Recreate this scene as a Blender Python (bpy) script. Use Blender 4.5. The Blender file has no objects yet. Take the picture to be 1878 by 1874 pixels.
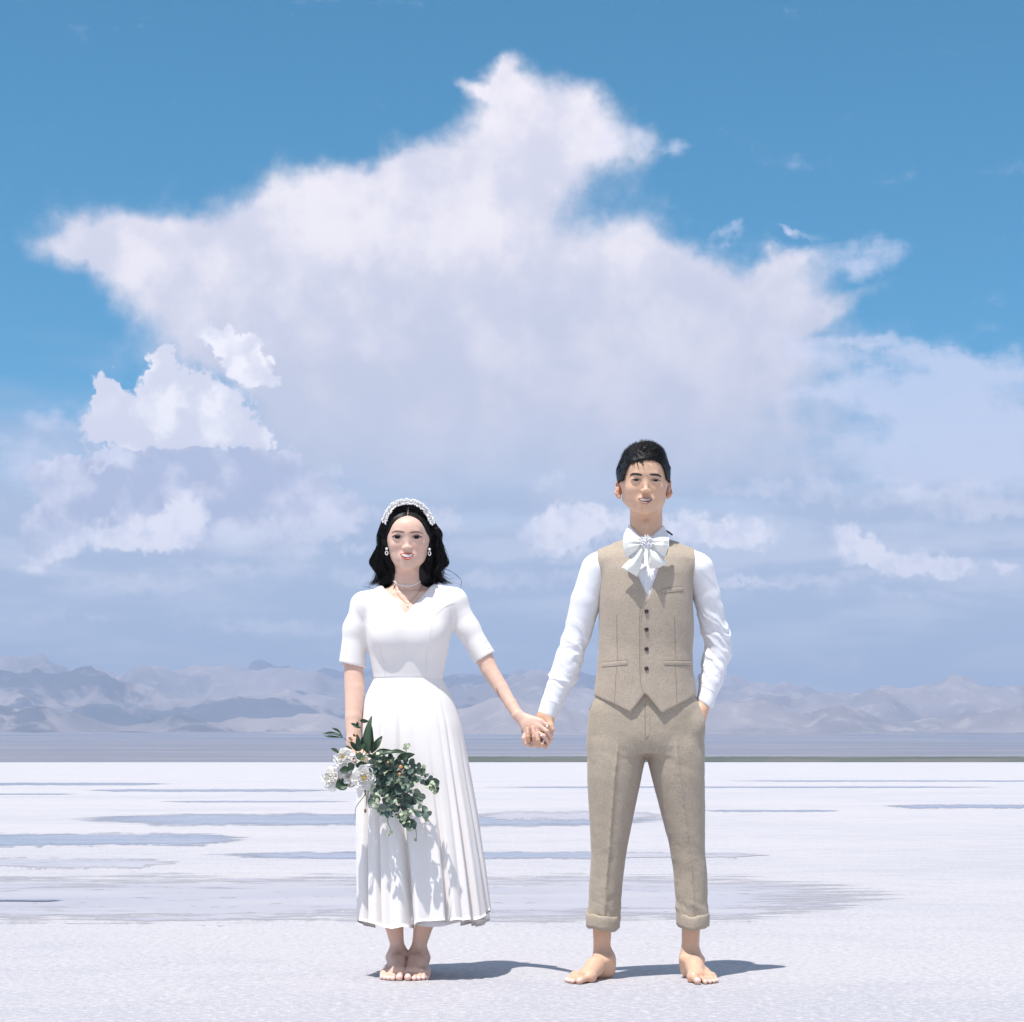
import bpy, math, random
import numpy as np
from mathutils import Vector, Matrix
from mathutils.bvhtree import BVHTree

R = math.radians
sc = bpy.context.scene
col = sc.collection

# ------------------------------------------------------------------ camera, light, exposure
S = 557.0                      # photo pixels per metre at the couple
DIST = 6.5                     # metres from lens to the couple
FPX = S * DIST
CAMZ = 0.72
cam_data = bpy.data.cameras.new('camera')
cam = bpy.data.objects.new('camera', cam_data)
col.objects.link(cam)
cam.location = (0, -DIST, CAMZ)
cam.rotation_euler = (R(90), 0, 0)
cam_data.sensor_width = 36.0
cam_data.lens = 36.0 * FPX / 1878.0
cam_data.shift_y = (1394 - 937) / 1878.0
cam_data.clip_start = 0.1
cam_data.clip_end = 120000.0
sc.camera = cam

SUN = Vector((-0.20, -0.29, 1.0)).normalized()
SUN_EL = math.asin(SUN.z)
SUN_AZ = math.atan2(SUN.x, SUN.y)
sun_data = bpy.data.lights.new('sun', 'SUN')
sun_data.energy = 4.3
sun_data.angle = R(0.53)
sun_data.color = (1.0, 0.962, 0.93)
sun = bpy.data.objects.new('sun', sun_data)
col.objects.link(sun)
sun.rotation_euler = (-SUN).to_track_quat('-Z', 'Y').to_euler()

sc.render.engine = 'CYCLES'
sc.view_settings.view_transform = 'Standard'
sc.view_settings.look = 'None'
sc.view_settings.exposure = 0.36
sc.view_settings.gamma = 1.0
sc.view_settings.use_curve_mapping = False
sc.cycles.use_denoising = True
sc.cycles.max_bounces = 8
sc.cycles.volume_bounces = 1

def X(px): return (px - 939.0) / S
def Z(py): return CAMZ - (py - 1394.0) / S

# ------------------------------------------------------------------ node helper
class NT:
    def __init__(self, tree):
        self.t = tree
    def n(self, typ, ins=None, **props):
        nd = self.t.nodes.new(typ)
        for k, v in props.items():
            setattr(nd, k, v)
        for k, v in (ins or {}).items():
            if isinstance(v, bpy.types.NodeSocket):
                self.t.links.new(v, nd.inputs[k])
            else:
                nd.inputs[k].default_value = v
        return nd
    def m(self, op, a, b=None, c=None, clamp=False):
        ins = {0: a}
        if b is not None: ins[1] = b
        if c is not None: ins[2] = c
        return self.n('ShaderNodeMath', ins, operation=op, use_clamp=clamp).outputs[0]
    def v(self, op, a, b=None, s=None):
        ins = {0: a}
        if b is not None: ins[1] = b
        if s is not None: ins['Scale'] = s
        nd = self.n('ShaderNodeVectorMath', ins, operation=op)
        return nd.outputs['Value'] if op in ('DOT_PRODUCT', 'LENGTH') else nd.outputs['Vector']
    def mix(self, f, a, b, blend='MIX'):
        nd = self.n('ShaderNodeMix', data_type='RGBA', blend_type=blend)
        for k, v in ((0, f), (6, a), (7, b)):
            if isinstance(v, bpy.types.NodeSocket): self.t.links.new(v, nd.inputs[k])
            else: nd.inputs[k].default_value = v if k == 0 else (tuple(v) + (1.0,))[:4]
        return nd.outputs[2]
    def ss(self, x, lo, hi, a=0.0, b=1.0):
        nd = self.n('ShaderNodeMapRange', {0: x, 1: lo, 2: hi, 3: a, 4: b}, interpolation_type='SMOOTHSTEP')
        return nd.outputs[0]
    def noise(self, vec, scale, detail=5.0, rough=0.5, lac=2.0, dist=0.0, color=False):
        nd = self.n('ShaderNodeTexNoise', {'Vector': vec, 'Scale': scale, 'Detail': detail, 'Roughness': rough,
                                           'Lacunarity': lac, 'Distortion': dist})
        return nd.outputs['Color' if color else 'Fac']
    def map(self, vec, loc=(0, 0, 0), rot=(0, 0, 0), scale=(1, 1, 1), typ='POINT'):
        return self.n('ShaderNodeMapping', {'Vector': vec, 'Location': loc, 'Rotation': rot, 'Scale': scale}, vector_type=typ).outputs[0]

# ------------------------------------------------------------------ sky
world = bpy.data.worlds.new('World')
sc.world = world
world.use_nodes = True
wt = world.node_tree
wt.nodes.clear()
W = NT(wt)
sky = W.n('ShaderNodeTexSky', sky_type='NISHITA', sun_disc=False, sun_elevation=SUN_EL, sun_rotation=SUN_AZ,
          altitude=3000.0, air_density=1.0, dust_density=0.3, ozone_density=2.0).outputs[0]
SKY_STRENGTH = 0.11
tc = W.n('ShaderNodeTexCoord').outputs['Generated']
d = W.v('NORMALIZE', tc)
sep = W.n('ShaderNodeSeparateXYZ', {0: d})
dx, dy, dz = sep.outputs[0], sep.outputs[1], sep.outputs[2]
FU = FPX / 100.0
ysafe = W.m('MAXIMUM', dy, 0.03)
Q = W.n('ShaderNodeCombineXYZ', {0: W.m('MULTIPLY', W.m('DIVIDE', dx, ysafe), FU), 1: W.m('MULTIPLY', W.m('DIVIDE', dz, ysafe), FU), 2: 0.0}).outputs[0]
D36 = W.v('SCALE', d, s=FU)
def centred(c, s):
    return W.v('SCALE', W.v('SUBTRACT', c, (0.5, 0.5, 0.5)), s=s)
w_big = centred(W.noise(D36, 0.55, 9.0, 0.52, color=True), 1.7)
w_fine = centred(W.noise(W.v('ADD', D36, (7, 3, 1)), 2.6, 6.0, 0.6, color=True), 0.30)
flat = W.v('MULTIPLY', W.v('ADD', w_big, w_fine), (1, 1, 0))
Qw = W.v('ADD', Q, flat)                                     # wispy, torn
Qc = W.v('ADD', Q, W.v('MULTIPLY', W.v('ADD', centred(W.noise(D36, 1.4, 3.0, 0.5, color=True), 0.6),
                                       centred(W.noise(D36, 5.0, 5.0, 0.6, color=True), 0.55)), (1, 1, 0)))   # billowy
def blobs(coord, lst):
    tot = None
    for (px, py, hx, hy, rot, w) in lst:
        cc = coord if tot is None else W.n('ShaderNodeVectorMath', {0: tot, 1: (1e-7, 1e-7, 0), 2: coord}, operation='MULTIPLY_ADD').outputs[0]
        p = W.map(cc, ((px - 939) / 100, (1394 - py) / 100, 0), (0, 0, R(rot)), (hx / 83.0, hy / 83.0, 1), 'TEXTURE')
        g = W.m('EXPONENT', W.m('MULTIPLY', W.v('DOT_PRODUCT', p, p), -1.0))
        tot = W.m('MULTIPLY', g, w) if tot is None else W.m('MULTIPLY_ADD', g, w, tot)
    return tot
qy = W.n('ShaderNodeSeparateXYZ', {0: Q}).outputs[1]
qx = W.n('ShaderNodeSeparateXYZ', {0: Q}).outputs[0]
n_mid = W.noise(D36, 0.8, 7.0, 0.55)
n_str = W.noise(W.v('MULTIPLY', D36, (0.35, 0.35, 1.6)), 0.9, 7.0, 0.56)      # flat streaks
n_det = W.noise(W.v('ADD', D36, (3, 9, 4)), 2.2, 7.0, 0.6)

base = W.n('ShaderNodeHueSaturation', {'Hue': 0.474, 'Saturation': 2.6, 'Value': 0.98, 'Fac': 1.0, 'Color': sky}).outputs[0]
c_white = (8.8, 8.45, 8.5)
c_soft = (6.6, 6.25, 6.75)
c_lav = (4.5, 4.55, 5.5)
c_shade = (3.7, 4.0, 5.3)

# a general veil of thin lavender cloud low in the sky, all the way round
elev = W.m('MULTIPLY', dz, FU)
veil = W.m('MULTIPLY', W.ss(W.m('ADD', elev, W.m('MULTIPLY', W.m('SUBTRACT', n_str, 0.5), 4.0)), 7.3, 3.9), 0.82)
veilc = W.mix(W.ss(n_str, 0.42, 0.62), c_lav, c_soft)
skyc = W.mix(veil, base, veilc)
# scattered fair-weather cloud everywhere else, cover raised out of view for neutral fill
far_n = W.noise(W.v('MULTIPLY', d, (1, 1, 2.2)), 3.2, 8.0, 0.55)
away = W.ss(dy, 0.86, 0.6)
skyc = W.mix(W.m('MULTIPLY', W.m('MULTIPLY', W.ss(far_n, 0.44, 0.58), away), 0.9), skyc, c_soft)

# the great anvil cloud
anvil = [(200, 459, 84, 25, -6, .85), (500, 640, 115, 56, -20, .7), (600, 730, 150, 66, -10, .55), (950, 860, 520, 80, 0, .6), (270, 462, 150, 58, -10, .8), (420, 490, 170, 85, -14, .7), (600, 480, 190, 110, 0, .6),
         (560, 415, 120, 45, 18, .6), (700, 375, 130, 60, 10, .7), (840, 350, 120, 75, 22, .7), (930, 310, 60, 85, 0, .55), (968, 245, 66, 78, 0, .75), (936, 152, 30, 34, -20, .7),
         (884, 172, 42, 15, -18, .5), (1040, 235, 95, 60, -18, .65), (1100, 300, 105, 40, 28, .35), (800, 520, 260, 120, 0, .6),
         (1000, 520, 240, 110, 0, .6), (1180, 550, 220, 68, -8, .6), (1330, 540, 150, 40, 14, .5), (1440, 490, 55, 20, 20, .45),
         (1250, 640, 220, 90, 0, .6), (900, 660, 420, 90, 0, .6), (620, 620, 200, 80, -20, .5), (520, 690, 120, 45, -25, .5),
         (1000, 770, 430, 90, 0, .6), (1180, 480, 80, 26, 0, .3), (1500, 570, 120, 16, 24, .38)]
fA = blobs(Qw, anvil)
aA = W.ss(W.m('ADD', fA, W.m('ADD', W.m('MULTIPLY', W.m('SUBTRACT', n_mid, 0.5), 0.5), W.m('MULTIPLY', W.m('SUBTRACT', n_det, 0.5), 0.28))), 0.16, 0.78)
gA = W.ss(W.m('ADD', qy, W.m('ADD', W.m('MULTIPLY', W.m('SUBTRACT', n_mid, 0.5), 5.0), W.m('MULTIPLY', qx, -0.12))), 6.0, 11.0)
cA = W.mix(gA, W.mix(W.ss(n_mid, 0.35, 0.65), (5.0, 5.1, 6.0), (5.7, 5.6, 6.35)), W.mix(W.ss(n_mid, 0.38, 0.66), (5.9, 5.75, 6.5), (7.8, 7.25, 7.45)))
fadeA = W.ss(qy, 3.8, 6.4, 0.25, 0.985)
skyc = W.mix(W.m('MULTIPLY', aA, fadeA), skyc, cA)

# torn thin cloud to the right of it
thin = [(1340, 432, 42, 15, 0, .8), (1455, 428, 34, 7, 0, .8), (1580, 472, 80, 34, -4, .85), (1150, 255, 70, 45, 0, .5), (1235, 258, 22, 16, 30, .55), (1600, 640, 160, 14, -10, .6), (1500, 655, 90, 26, -14, .6),
        (1790, 690, 150, 34, 4, .7), (1660, 735, 170, 26, -5, .55), (1840, 770, 210, 60, 0, .6), (1620, 850, 260, 60, 0, .6), (1480, 720, 90, 18, 6, .4), (1860, 860, 160, 60, 0, .5), (60, 830, 110, 60, -10, .75), (240, 810, 130, 30, -6, .4), (110, 760, 60, 16, -10, .5)]
fT = blobs(Qw, thin)
aT = W.m('MULTIPLY', W.ss(W.m('ADD', fT, W.m('ADD', W.m('MULTIPLY', W.m('SUBTRACT', n_det, 0.5), 0.8), W.m('MULTIPLY', W.m('SUBTRACT', n_str, 0.5), 1.6))), 0.22, 1.0), 0.72)
skyc = W.mix(aT, skyc, (6.1, 6.25, 7.6))

# small bulge under the anvil and the tall cumulus on the left
cum = [(390, 618, 36, 20, -10, .8), (436, 646, 40, 24, -35, .7), (470, 690, 34, 22, -35, .6), (470, 655, 40, 30, -30, .4), (194, 728, 24, 42, 0, .95), (300, 706, 34, 46, 0, .9), (299, 664, 15, 18, 0, .55), (365, 724, 40, 32, 0, .75), (420, 752, 36, 30, -20, .75), (468, 796, 28, 18, -35, .7), (310, 792, 130, 34, 0, .9), (236, 764, 50, 34, 0, .5)]
fC = blobs(Qc, cum)
aC = W.ss(fC, 0.30, 0.47)
bil = W.n('ShaderNodeTexVoronoi', {'Vector': Qc, 'Scale': 1.7, 'Smoothness': 0.8}, feature='SMOOTH_F1').outputs['Distance']
cC = W.mix(W.m('MULTIPLY', W.ss(W.m('ADD', bil, W.m('MULTIPLY', n_det, 0.6)), 0.42, 0.92), 0.9), c_white, (6.2, 6.1, 6.9))
skyc = W.mix(W.m('MULTIPLY', aC, 0.97), skyc, cC)

# shaded cumulus decks in front of it
deck = [(190, 868, 120, 28, 0, .9), (330, 850, 120, 26, 0, .9), (470, 850, 70, 26, 0, .7), (200, 930, 115, 50, 0, .9), (300, 930, 70, 40, 0, .7), (520, 900, 130, 40, 0, .6), (100, 985, 65, 45, 50, .6), (400, 990, 190, 45, 0, .6), (560, 950, 120, 35, 0, .6)]
fD = blobs(Qc, deck)
aD = W.m('MULTIPLY', W.ss(fD, 0.40, 0.60), W.ss(qy, 3.2, 4.6))
cD = W.mix(W.ss(W.m('ADD', W.m('MULTIPLY', n_mid, 1.6), W.m('MULTIPLY', bil, 0.4)), 0.72, 1.12), (7.6, 7.4, 8.2), (3.9, 4.1, 5.5))
skyc = W.mix(W.m('MULTIPLY', aD, 0.85), skyc, cD)

# bright low puffs
puff = [(230, 975, 90, 30, 6, .9), (340, 935, 40, 42, -30, .7), (300, 985, 60, 22, 10, .6), (80, 1030, 55, 18, 22, .8), (60, 950, 22, 40, -20, .45), (1060, 950, 70, 26, 0, 1.0), (1030, 990, 80, 28, 0, .7), (1290, 965, 110, 30, 0, .9), (1360, 990, 60, 20, 0, .5), (1570, 985, 50, 26, -30, .9),
        (1640, 1030, 100, 24, -6, .9), (1740, 1030, 40, 22, 0, .6), (1850, 1035, 32, 16, 0, .8), (1350, 1065, 90, 10, 0, .6), (640, 1000, 70, 12, 0, .5), (520, 950, 60, 16, 0, .45), (190, 860, 70, 12, 0, .5)]
fP = blobs(Qc, puff)
aP = W.m('MULTIPLY', W.ss(W.m('ADD', fP, W.m('MULTIPLY', W.m('SUBTRACT', n_det, 0.5), 0.7)), 0.30, 0.75), 0.85)
cP = W.mix(W.ss(n_det, 0.42, 0.65), (9.4, 8.9, 9.1), (7.0, 6.9, 7.8))
skyc = W.mix(aP, skyc, cP)
faint = [(250, 1075, 130, 16, 0, .8), (420, 1035, 110, 14, 0, .7), (640, 945, 80, 16, 0, .7), (700, 1060, 120, 14, 0, .7), (480, 1150, 170, 14, 0, .7), (900, 1075, 110, 14, 0, .7), (1010, 885, 34, 22, 0, .7), (810, 955, 40, 18, 0, .8), (620, 865, 36, 14, 0, .6), (1100, 1050, 130, 14, 0, .6),
         (1480, 1065, 120, 14, 0, .8), (1690, 1095, 150, 12, 0, .7), (1400, 900, 120, 20, 0, .6), (1700, 905, 150, 22, 0, .7), (1820, 940, 90, 18, 0, .7), (120, 1130, 150, 12, 0, .6), (1560, 1205, 14, 16, 0, .6), (560, 1010, 60, 10, 0, .7), (350, 905, 60, 22, 0, .6), (460, 965, 70, 22, 0, .7)]
fF = blobs(Qc, faint)
aF = W.m('MULTIPLY', W.ss(W.m('ADD', fF, W.m('MULTIPLY', W.m('SUBTRACT', n_det, 0.5), 1.3)), 0.18, 0.95), 0.5)
skyc = W.mix(aF, skyc, (8.2, 7.8, 8.3))

bg = W.n('ShaderNodeBackground', {'Color': skyc, 'Strength': SKY_STRENGTH})
world.cycles.sampling_method = 'MANUAL'
world.cycles.sample_map_resolution = 512
wo = W.n('ShaderNodeOutputWorld')
wt.links.new(bg.outputs[0], wo.inputs['Surface'])

# ------------------------------------------------------------------ object helpers
def tag(o, label=None, cat=None, group=None, kind=None):
    if label: o['label'] = label
    if cat: o['category'] = cat
    if group: o['group'] = group
    if kind: o['kind'] = kind
    return o

def link(name, me, mat=None, parent=None):
    o = bpy.data.objects.new(name, me)
    col.objects.link(o)
    if mat is not None and len(me.materials) == 0:
        me.materials.append(mat)
    if parent is not None: o.parent = parent
    return o

def mesh(name, verts, faces, smooth=True):
    me = bpy.data.meshes.new(name)
    verts = np.asarray(verts, dtype=np.float32)
    if isinstance(faces, np.ndarray):
        me.vertices.add(len(verts)); me.vertices.foreach_set('co', verts.ravel())
        nf, k = faces.shape
        me.loops.add(nf * k); me.loops.foreach_set('vertex_index', faces.ravel().astype(np.int32))
        me.polygons.add(nf)
        me.polygons.foreach_set('loop_start', np.arange(0, nf * k, k, dtype=np.int32))
        me.polygons.foreach_set('loop_total', np.full(nf, k, dtype=np.int32))
        me.update(calc_edges=True)
    else:
        me.from_pydata([tuple(map(float, v)) for v in verts], [], faces)
        me.update()
    if smooth:
        me.polygons.foreach_set('use_smooth', np.ones(len(me.polygons), dtype=bool))
    me.validate()
    return me

def grid_faces(nu, nv, wrap_u=False, wrap_v=False):
    a = np.arange(nu * nv).reshape(nu, nv)
    iu = np.arange(nu if wrap_u else nu - 1); iv = np.arange(nv if wrap_v else nv - 1)
    A, B = np.meshgrid(iu, iv, indexing='ij')
    A2, B2 = (A + 1) % nu, (B + 1) % nv
    return np.stack([a[A, B], a[A2, B], a[A2, B2], a[A, B2]], -1).reshape(-1, 4)

def empty(name, loc=(0, 0, 0)):
    o = bpy.data.objects.new(name, None)
    o.empty_display_size = 0.1
    col.objects.link(o)
    o.location = loc
    return o

def attr(me, name, vals):
    a = me.attributes.new(name, 'FLOAT', 'POINT')
    a.data.foreach_set('value', np.asarray(vals, dtype=np.float32).ravel())

# ------------------------------------------------------------------ numpy noise
def _hash(i, j, seed):
    n = (i.astype(np.int64) * 374761393 + j.astype(np.int64) * 668265263 + seed * 974634777) & 0x7fffffff
    n = ((n ^ (n >> 13)) * 1274126177) & 0x7fffffff
    return ((n ^ (n >> 16)) & 0xffff) / 65535.0
def pnoise(x, y, seed=0):
    xi, yi = np.floor(x), np.floor(y)
    fx, fy = x - xi, y - yi
    ux, uy = fx * fx * fx * (fx * (fx * 6 - 15) + 10), fy * fy * fy * (fy * (fy * 6 - 15) + 10)
    xi, yi = xi.astype(np.int64), yi.astype(np.int64)
    def g(i, j, ox, oy):
        a = _hash(i, j, seed) * 2 * np.pi
        return np.cos(a) * (fx - ox) + np.sin(a) * (fy - oy)
    a = g(xi, yi, 0, 0); b = g(xi + 1, yi, 1, 0); c = g(xi, yi + 1, 0, 1); e = g(xi + 1, yi + 1, 1, 1)
    return (a * (1 - ux) + b * ux) * (1 - uy) + (c * (1 - ux) + e * ux) * uy
def fbm(x, y, seed=0, oct=5, gain=0.5):
    s, a, f = 0, 1.0, 1.0
    for o in range(oct):
        s = s + a * pnoise(x * f + 17.3 * o, y * f - 9.1 * o, seed + o); a *= gain; f *= 2.03
    return s
def ridged(x, y, seed=0, oct=5, gain=0.55):
    s, a, f, w = 0, 1.0, 1.0, 1.0
    for o in range(oct):
        n = (1 - np.abs(pnoise(x * f + 5.7 * o, y * f + 3.3 * o, seed + o)) * 1.6) ** 2
        s = s + a * n * w; w = np.clip(n * 1.2, 0, 1); a *= gain; f *= 2.07
    return s / 2.0

def material(name):
    m = bpy.data.materials.new(name)
    m.use_nodes = True
    m.node_tree.nodes.clear()
    t = NT(m.node_tree)
    out = t.n('ShaderNodeOutputMaterial')
    def done(bsdf, vol=False):
        m.node_tree.links.new(bsdf.outputs[0], out.inputs['Volume' if vol else 'Surface'])
        return m
    return m, t, done

def bsdf(t, color, rough=0.5, normal=None, **kw):
    ins = {'Base Color': color if isinstance(color, bpy.types.NodeSocket) else (tuple(color) + (1.0,))[:4], 'Roughness': rough}
    if normal is not None: ins['Normal'] = normal
    ins.update(kw)
    return t.n('ShaderNodeBsdfPrincipled', ins)

def bump(t, h, strength=0.3, dist=0.01):
    return t.n('ShaderNodeBump', {'Height': h, 'Strength': strength, 'Distance': dist}).outputs[0]

# ------------------------------------------------------------------ salt flat
m_salt, t, done = material('salt_crust')
co = t.n('ShaderNodeTexCoord').outputs['Object']
n1 = t.noise(co, 0.35, 6, 0.55)
n2 = t.noise(t.map(co, scale=(1.0, 1.2, 1)), 2.4, 8, 0.66)
n3 = t.noise(co, 38, 5, 0.65)
n4 = t.noise(co, 240, 3, 0.6)
n5 = t.noise(t.map(co, scale=(0.35, 1.3, 1)), 0.16, 5, 0.6)
n6 = t.noise(t.map(co, scale=(1.0, 1.0, 1)), 95, 4, 0.65)
wet = t.ss(t.m('ADD', t.m('ADD', t.m('MULTIPLY', n1, 0.35), t.m('MULTIPLY', n2, 0.45)), t.m('MULTIPLY', n5, 0.35)), 0.50, 0.68)
c = t.mix(wet, (0.528, 0.506, 0.515), (0.442, 0.432, 0.468))
c = t.mix(t.m('MULTIPLY', t.ss(n3, 0.49, 0.62), 0.7), c, (0.63, 0.605, 0.61))
c = t.mix(t.m('MULTIPLY', t.ss(n3, 0.48, 0.36), 0.65), c, (0.40, 0.395, 0.43))
c = t.mix(t.m('MULTIPLY', t.ss(n6, 0.57, 0.64), 0.65), c, (0.70, 0.68, 0.68))
c = t.mix(t.m('MULTIPLY', t.ss(n4, 0.60, 0.72), 0.5), c, (0.70, 0.68, 0.68))
hgt = t.m('ADD', t.m('MULTIPLY', n3, 0.7), t.m('ADD', t.m('MULTIPLY', n6, 0.35), t.m('MULTIPLY', n4, 0.3)))
done(bsdf(t, c, t.ss(n2, 0.3, 0.7, 0.55, 0.8), bump(t, hgt, 0.8, 0.014), **{'Specular IOR Level': 0.3}))

def salt_sheet():
    xs = np.concatenate([-np.geomspace(6000, 4, 30), np.linspace(-3.5, 3.5, 15), np.geomspace(4, 6000, 30)])
    ys = np.concatenate([-np.geomspace(6000, 8, 30), np.linspace(-7, 7, 29), np.geomspace(8, 900, 40)])
    gx, gy = np.meshgrid(xs, ys, indexing='ij')
    shore = 880 + 30 * np.sin(gx / 310.0) + 14 * np.sin(gx / 97.0 + 1)
    gy = np.where(gy > 600, 600 + (gy - 600) / 300 * (shore - 600), gy)
    return mesh('salt_flat', np.stack([gx, gy, gx * 0], -1).reshape(-1, 3), grid_faces(len(xs), len(ys)))
tag(link('salt_flat', salt_sheet(), m_salt), 'white crusted salt flat under the couple, with grey wet streaks', kind='structure')

# shallow brine lying on the salt
def brine(name, c1, c2, rough, soft, spec):
    m, t, done = material(name)
    co = t.n('ShaderNodeTexCoord').outputs['Object']
    b1 = t.noise(t.map(co, scale=(0.5, 1.6, 1)), 1.2, 6, 0.6)
    b2 = t.noise(co, 30, 4, 0.6)
    st = t.noise(t.map(co, scale=(0.5, 1.8, 1)), 2.2, 9, 0.72)
    c = t.mix(t.ss(b1, 0.35, 0.65), c1, c2)
    c = t.mix(t.m('MULTIPLY', t.ss(b2, 0.66, 0.72), 0.8), c, (0.62, 0.60, 0.61))
    e = t.n('ShaderNodeAttribute', attribute_name='inside').outputs['Fac']
    k = t.ss(t.m('ADD', e, t.m('MULTIPLY', t.m('SUBTRACT', st, 0.5), soft)), 0.30, 0.78)
    k = t.m('MULTIPLY', k, t.ss(t.noise(co, 4.5, 5, 0.7), 0.70, 0.62))
    body = bsdf(t, c, rough, bump(t, b2, 0.08, 0.004), **{'Specular IOR Level': spec})
    clear = t.n('ShaderNodeBsdfTransparent')
    mx = t.n('ShaderNodeMixShader', {0: k, 1: clear.outputs[0], 2: body.outputs[0]})
    return done(mx)
m_brine = brine('brine_film', (0.405, 0.395, 0.435), (0.46, 0.445, 0.47), 0.45, 2.6, 0.2)
m_brine2 = brine('clear_brine', (0.27, 0.30, 0.365), (0.36, 0.365, 0.42), 0.2, 2.2, 0.3)

def ydist(py): return CAMZ * FPX / (py - 1394.0)
_lv = [0]
def pool(px0, px1, py_far, py_near, seed, mat, label, rag=0.25, lvl=0.004):
    """A ragged sheet of brine between two shores, given by where its rims lie on the flat."""
    rng = np.random.RandomState(seed)
    n = 260
    u = np.linspace(0, 1, n)
    px = px0 + (px1 - px0) * u
    env = np.clip(np.minimum(u, 1 - u) * 5.0, 0, 1) ** 0.7
    if px0 < -20: env = np.clip((1 - u) * 5.0, 0, 1) ** 0.7
    if px1 > 1900: env = np.clip(u * 5.0, 0, 1) ** 0.7
    if px0 < -20 and px1 > 1900: env = np.ones(n)
    mid = py_far * 0.55 + py_near * 0.45
    fl = fbm(u * 14, u * 0 + seed, seed, 6, 0.6) * rag * (py_near - py_far)
    fl2 = fbm(u * 22, u * 0 + seed + 9.5, seed + 3, 6, 0.65) * rag * 1.4 * (py_near - py_far)
    py_far, py_near = py_far - .12 * (py_near - py_far), py_near + .22 * (py_near - py_far)
    fl, fl2 = fl * .6, fl2 * .6
    far = mid + (py_far - mid) * env + fl * env
    near = mid + (py_near - mid) * env + fl2 * env
    near = np.maximum(near, far + 0.15)
    rows, ins = [], []
    for k in np.linspace(0, 1, 9):
        ins.append(math.sin(math.pi * k) * np.minimum(env, 1))
        py = far * (1 - k) + near * k
        D = ydist(py)
        rows.append(np.stack([(px - 939) / FPX * D, D - DIST, np.full(n, lvl)], -1))
    v = np.stack(rows, 0).reshape(-1, 3)
    _lv[0] += 1
    v[:, 2] = 0.0012 + (lvl - 0.004) + 0.0001 * _lv[0]
    v[:n, 2] = v[-n:, 2] = -0.002
    me = mesh('brine_pool', v, grid_faces(9, n)[:, ::-1])
    attr(me, 'inside', np.concatenate(ins))
    o = link('brine_pool', me, mat)
    return tag(o, label, kind='structure')
pool(-60, 1700, 1602, 1685, 11, m_brine, 'broad pale grey sheet of brine reaching behind the feet of the couple', 0.12)
pool(-60, 480, 1526, 1549, 12, m_brine2, 'blue grey brine pool at the edge of the flat beside the bride')
pool(80, 1290, 1490, 1513, 13, m_brine2, 'long blue pool of clear brine behind the bouquet', 0.2)
pool(340, 1300, 1560, 1574, 14, m_brine2, 'narrow pale blue brine pool behind the long white skirt')
pool(-60, 340, 1572, 1590, 15, m_brine, 'faint grey wet patch by the wide brine sheet')
pool(-60, 330, 1434, 1439, 16, m_brine2, 'thin dark blue brine line far out on the flat')
pool(130, 640, 1446, 1451, 17, m_brine2, 'thin blue brine streak level with the roses')
pool(-40, 150, 1454, 1456.5, 18, m_brine2, 'short thin brine streak far out on the flat')
pool(270, 660, 1467.5, 1470.5, 19, m_brine2, 'fine brine line just above the long blue pool')
pool(840, 1900, 1441, 1444, 20, m_brine2, 'fine brine line crossing behind the trousers')
pool(1300, 1960, 1430, 1432.5, 21, m_brine2, 'thin brine line on the open flat beyond the man')
pool(1600, 1960, 1474, 1481, 22, m_brine2, 'short blue brine streak out beyond the pocketed hand')
pool(1270, 1560, 1484, 1488, 23, m_brine2, 'thin brine streak beside the trouser leg')
pool(850, 1240, 1486, 1503, 24, m_brine, 'pale brine pool between the couple')
pool(1060, 1420, 1562, 1572, 25, m_brine, 'faint brine smear behind the knees of the man')
pool(-60, 130, 1649, 1653.5, 26, m_brine2, 'small dark brine sliver on the wide grey sheet', 0.1, 0.008)

# ------------------------------------------------------------------ land and mountains
m_land, t, done = material('dry_land')
geo = t.n('ShaderNodeNewGeometry')
pos = geo.outputs['Position']
l1 = t.noise(t.map(pos, scale=(1, 1, 1.0)), 0.0011, 8, 0.58)
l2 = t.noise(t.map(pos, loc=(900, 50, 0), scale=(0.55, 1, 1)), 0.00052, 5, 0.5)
l3 = t.noise(pos, 0.009, 6, 0.6)
l4 = t.noise(t.map(pos, scale=(0.10, 1.0, 1)), 0.0030, 5, 0.55)
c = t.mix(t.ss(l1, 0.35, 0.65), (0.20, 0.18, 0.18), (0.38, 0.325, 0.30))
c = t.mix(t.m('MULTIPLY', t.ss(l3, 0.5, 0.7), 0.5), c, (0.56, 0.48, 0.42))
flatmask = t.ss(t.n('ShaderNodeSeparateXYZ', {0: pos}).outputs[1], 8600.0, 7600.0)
cloud_shade = t.ss(t.m('ADD', t.m('MULTIPLY', l2, 1.0), t.m('MULTIPLY', t.m('SUBTRACT', l3, 0.5), 0.22)), 0.545, 0.60)  # cloud shadows on the slopes, painted into the land colour
c = t.mix(t.m('MULTIPLY', t.m('MULTIPLY', cloud_shade, t.m('SUBTRACT', 1.0, flatmask)), 0.82), c, (0.045, 0.055, 0.070))
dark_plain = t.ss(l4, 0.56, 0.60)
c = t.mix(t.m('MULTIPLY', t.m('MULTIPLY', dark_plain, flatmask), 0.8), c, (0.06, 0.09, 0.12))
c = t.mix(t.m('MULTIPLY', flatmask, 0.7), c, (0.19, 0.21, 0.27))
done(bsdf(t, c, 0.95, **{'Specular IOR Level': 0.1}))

def crest(ctrl, yk, x):
    cx = np.array([(p[0] - 939) / FPX * (yk + DIST) for p in ctrl])
    cz = np.array([CAMZ + (1394 - p[1]) / FPX * (yk + DIST) for p in ctrl])
    return np.interp(x, cx, cz)

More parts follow.
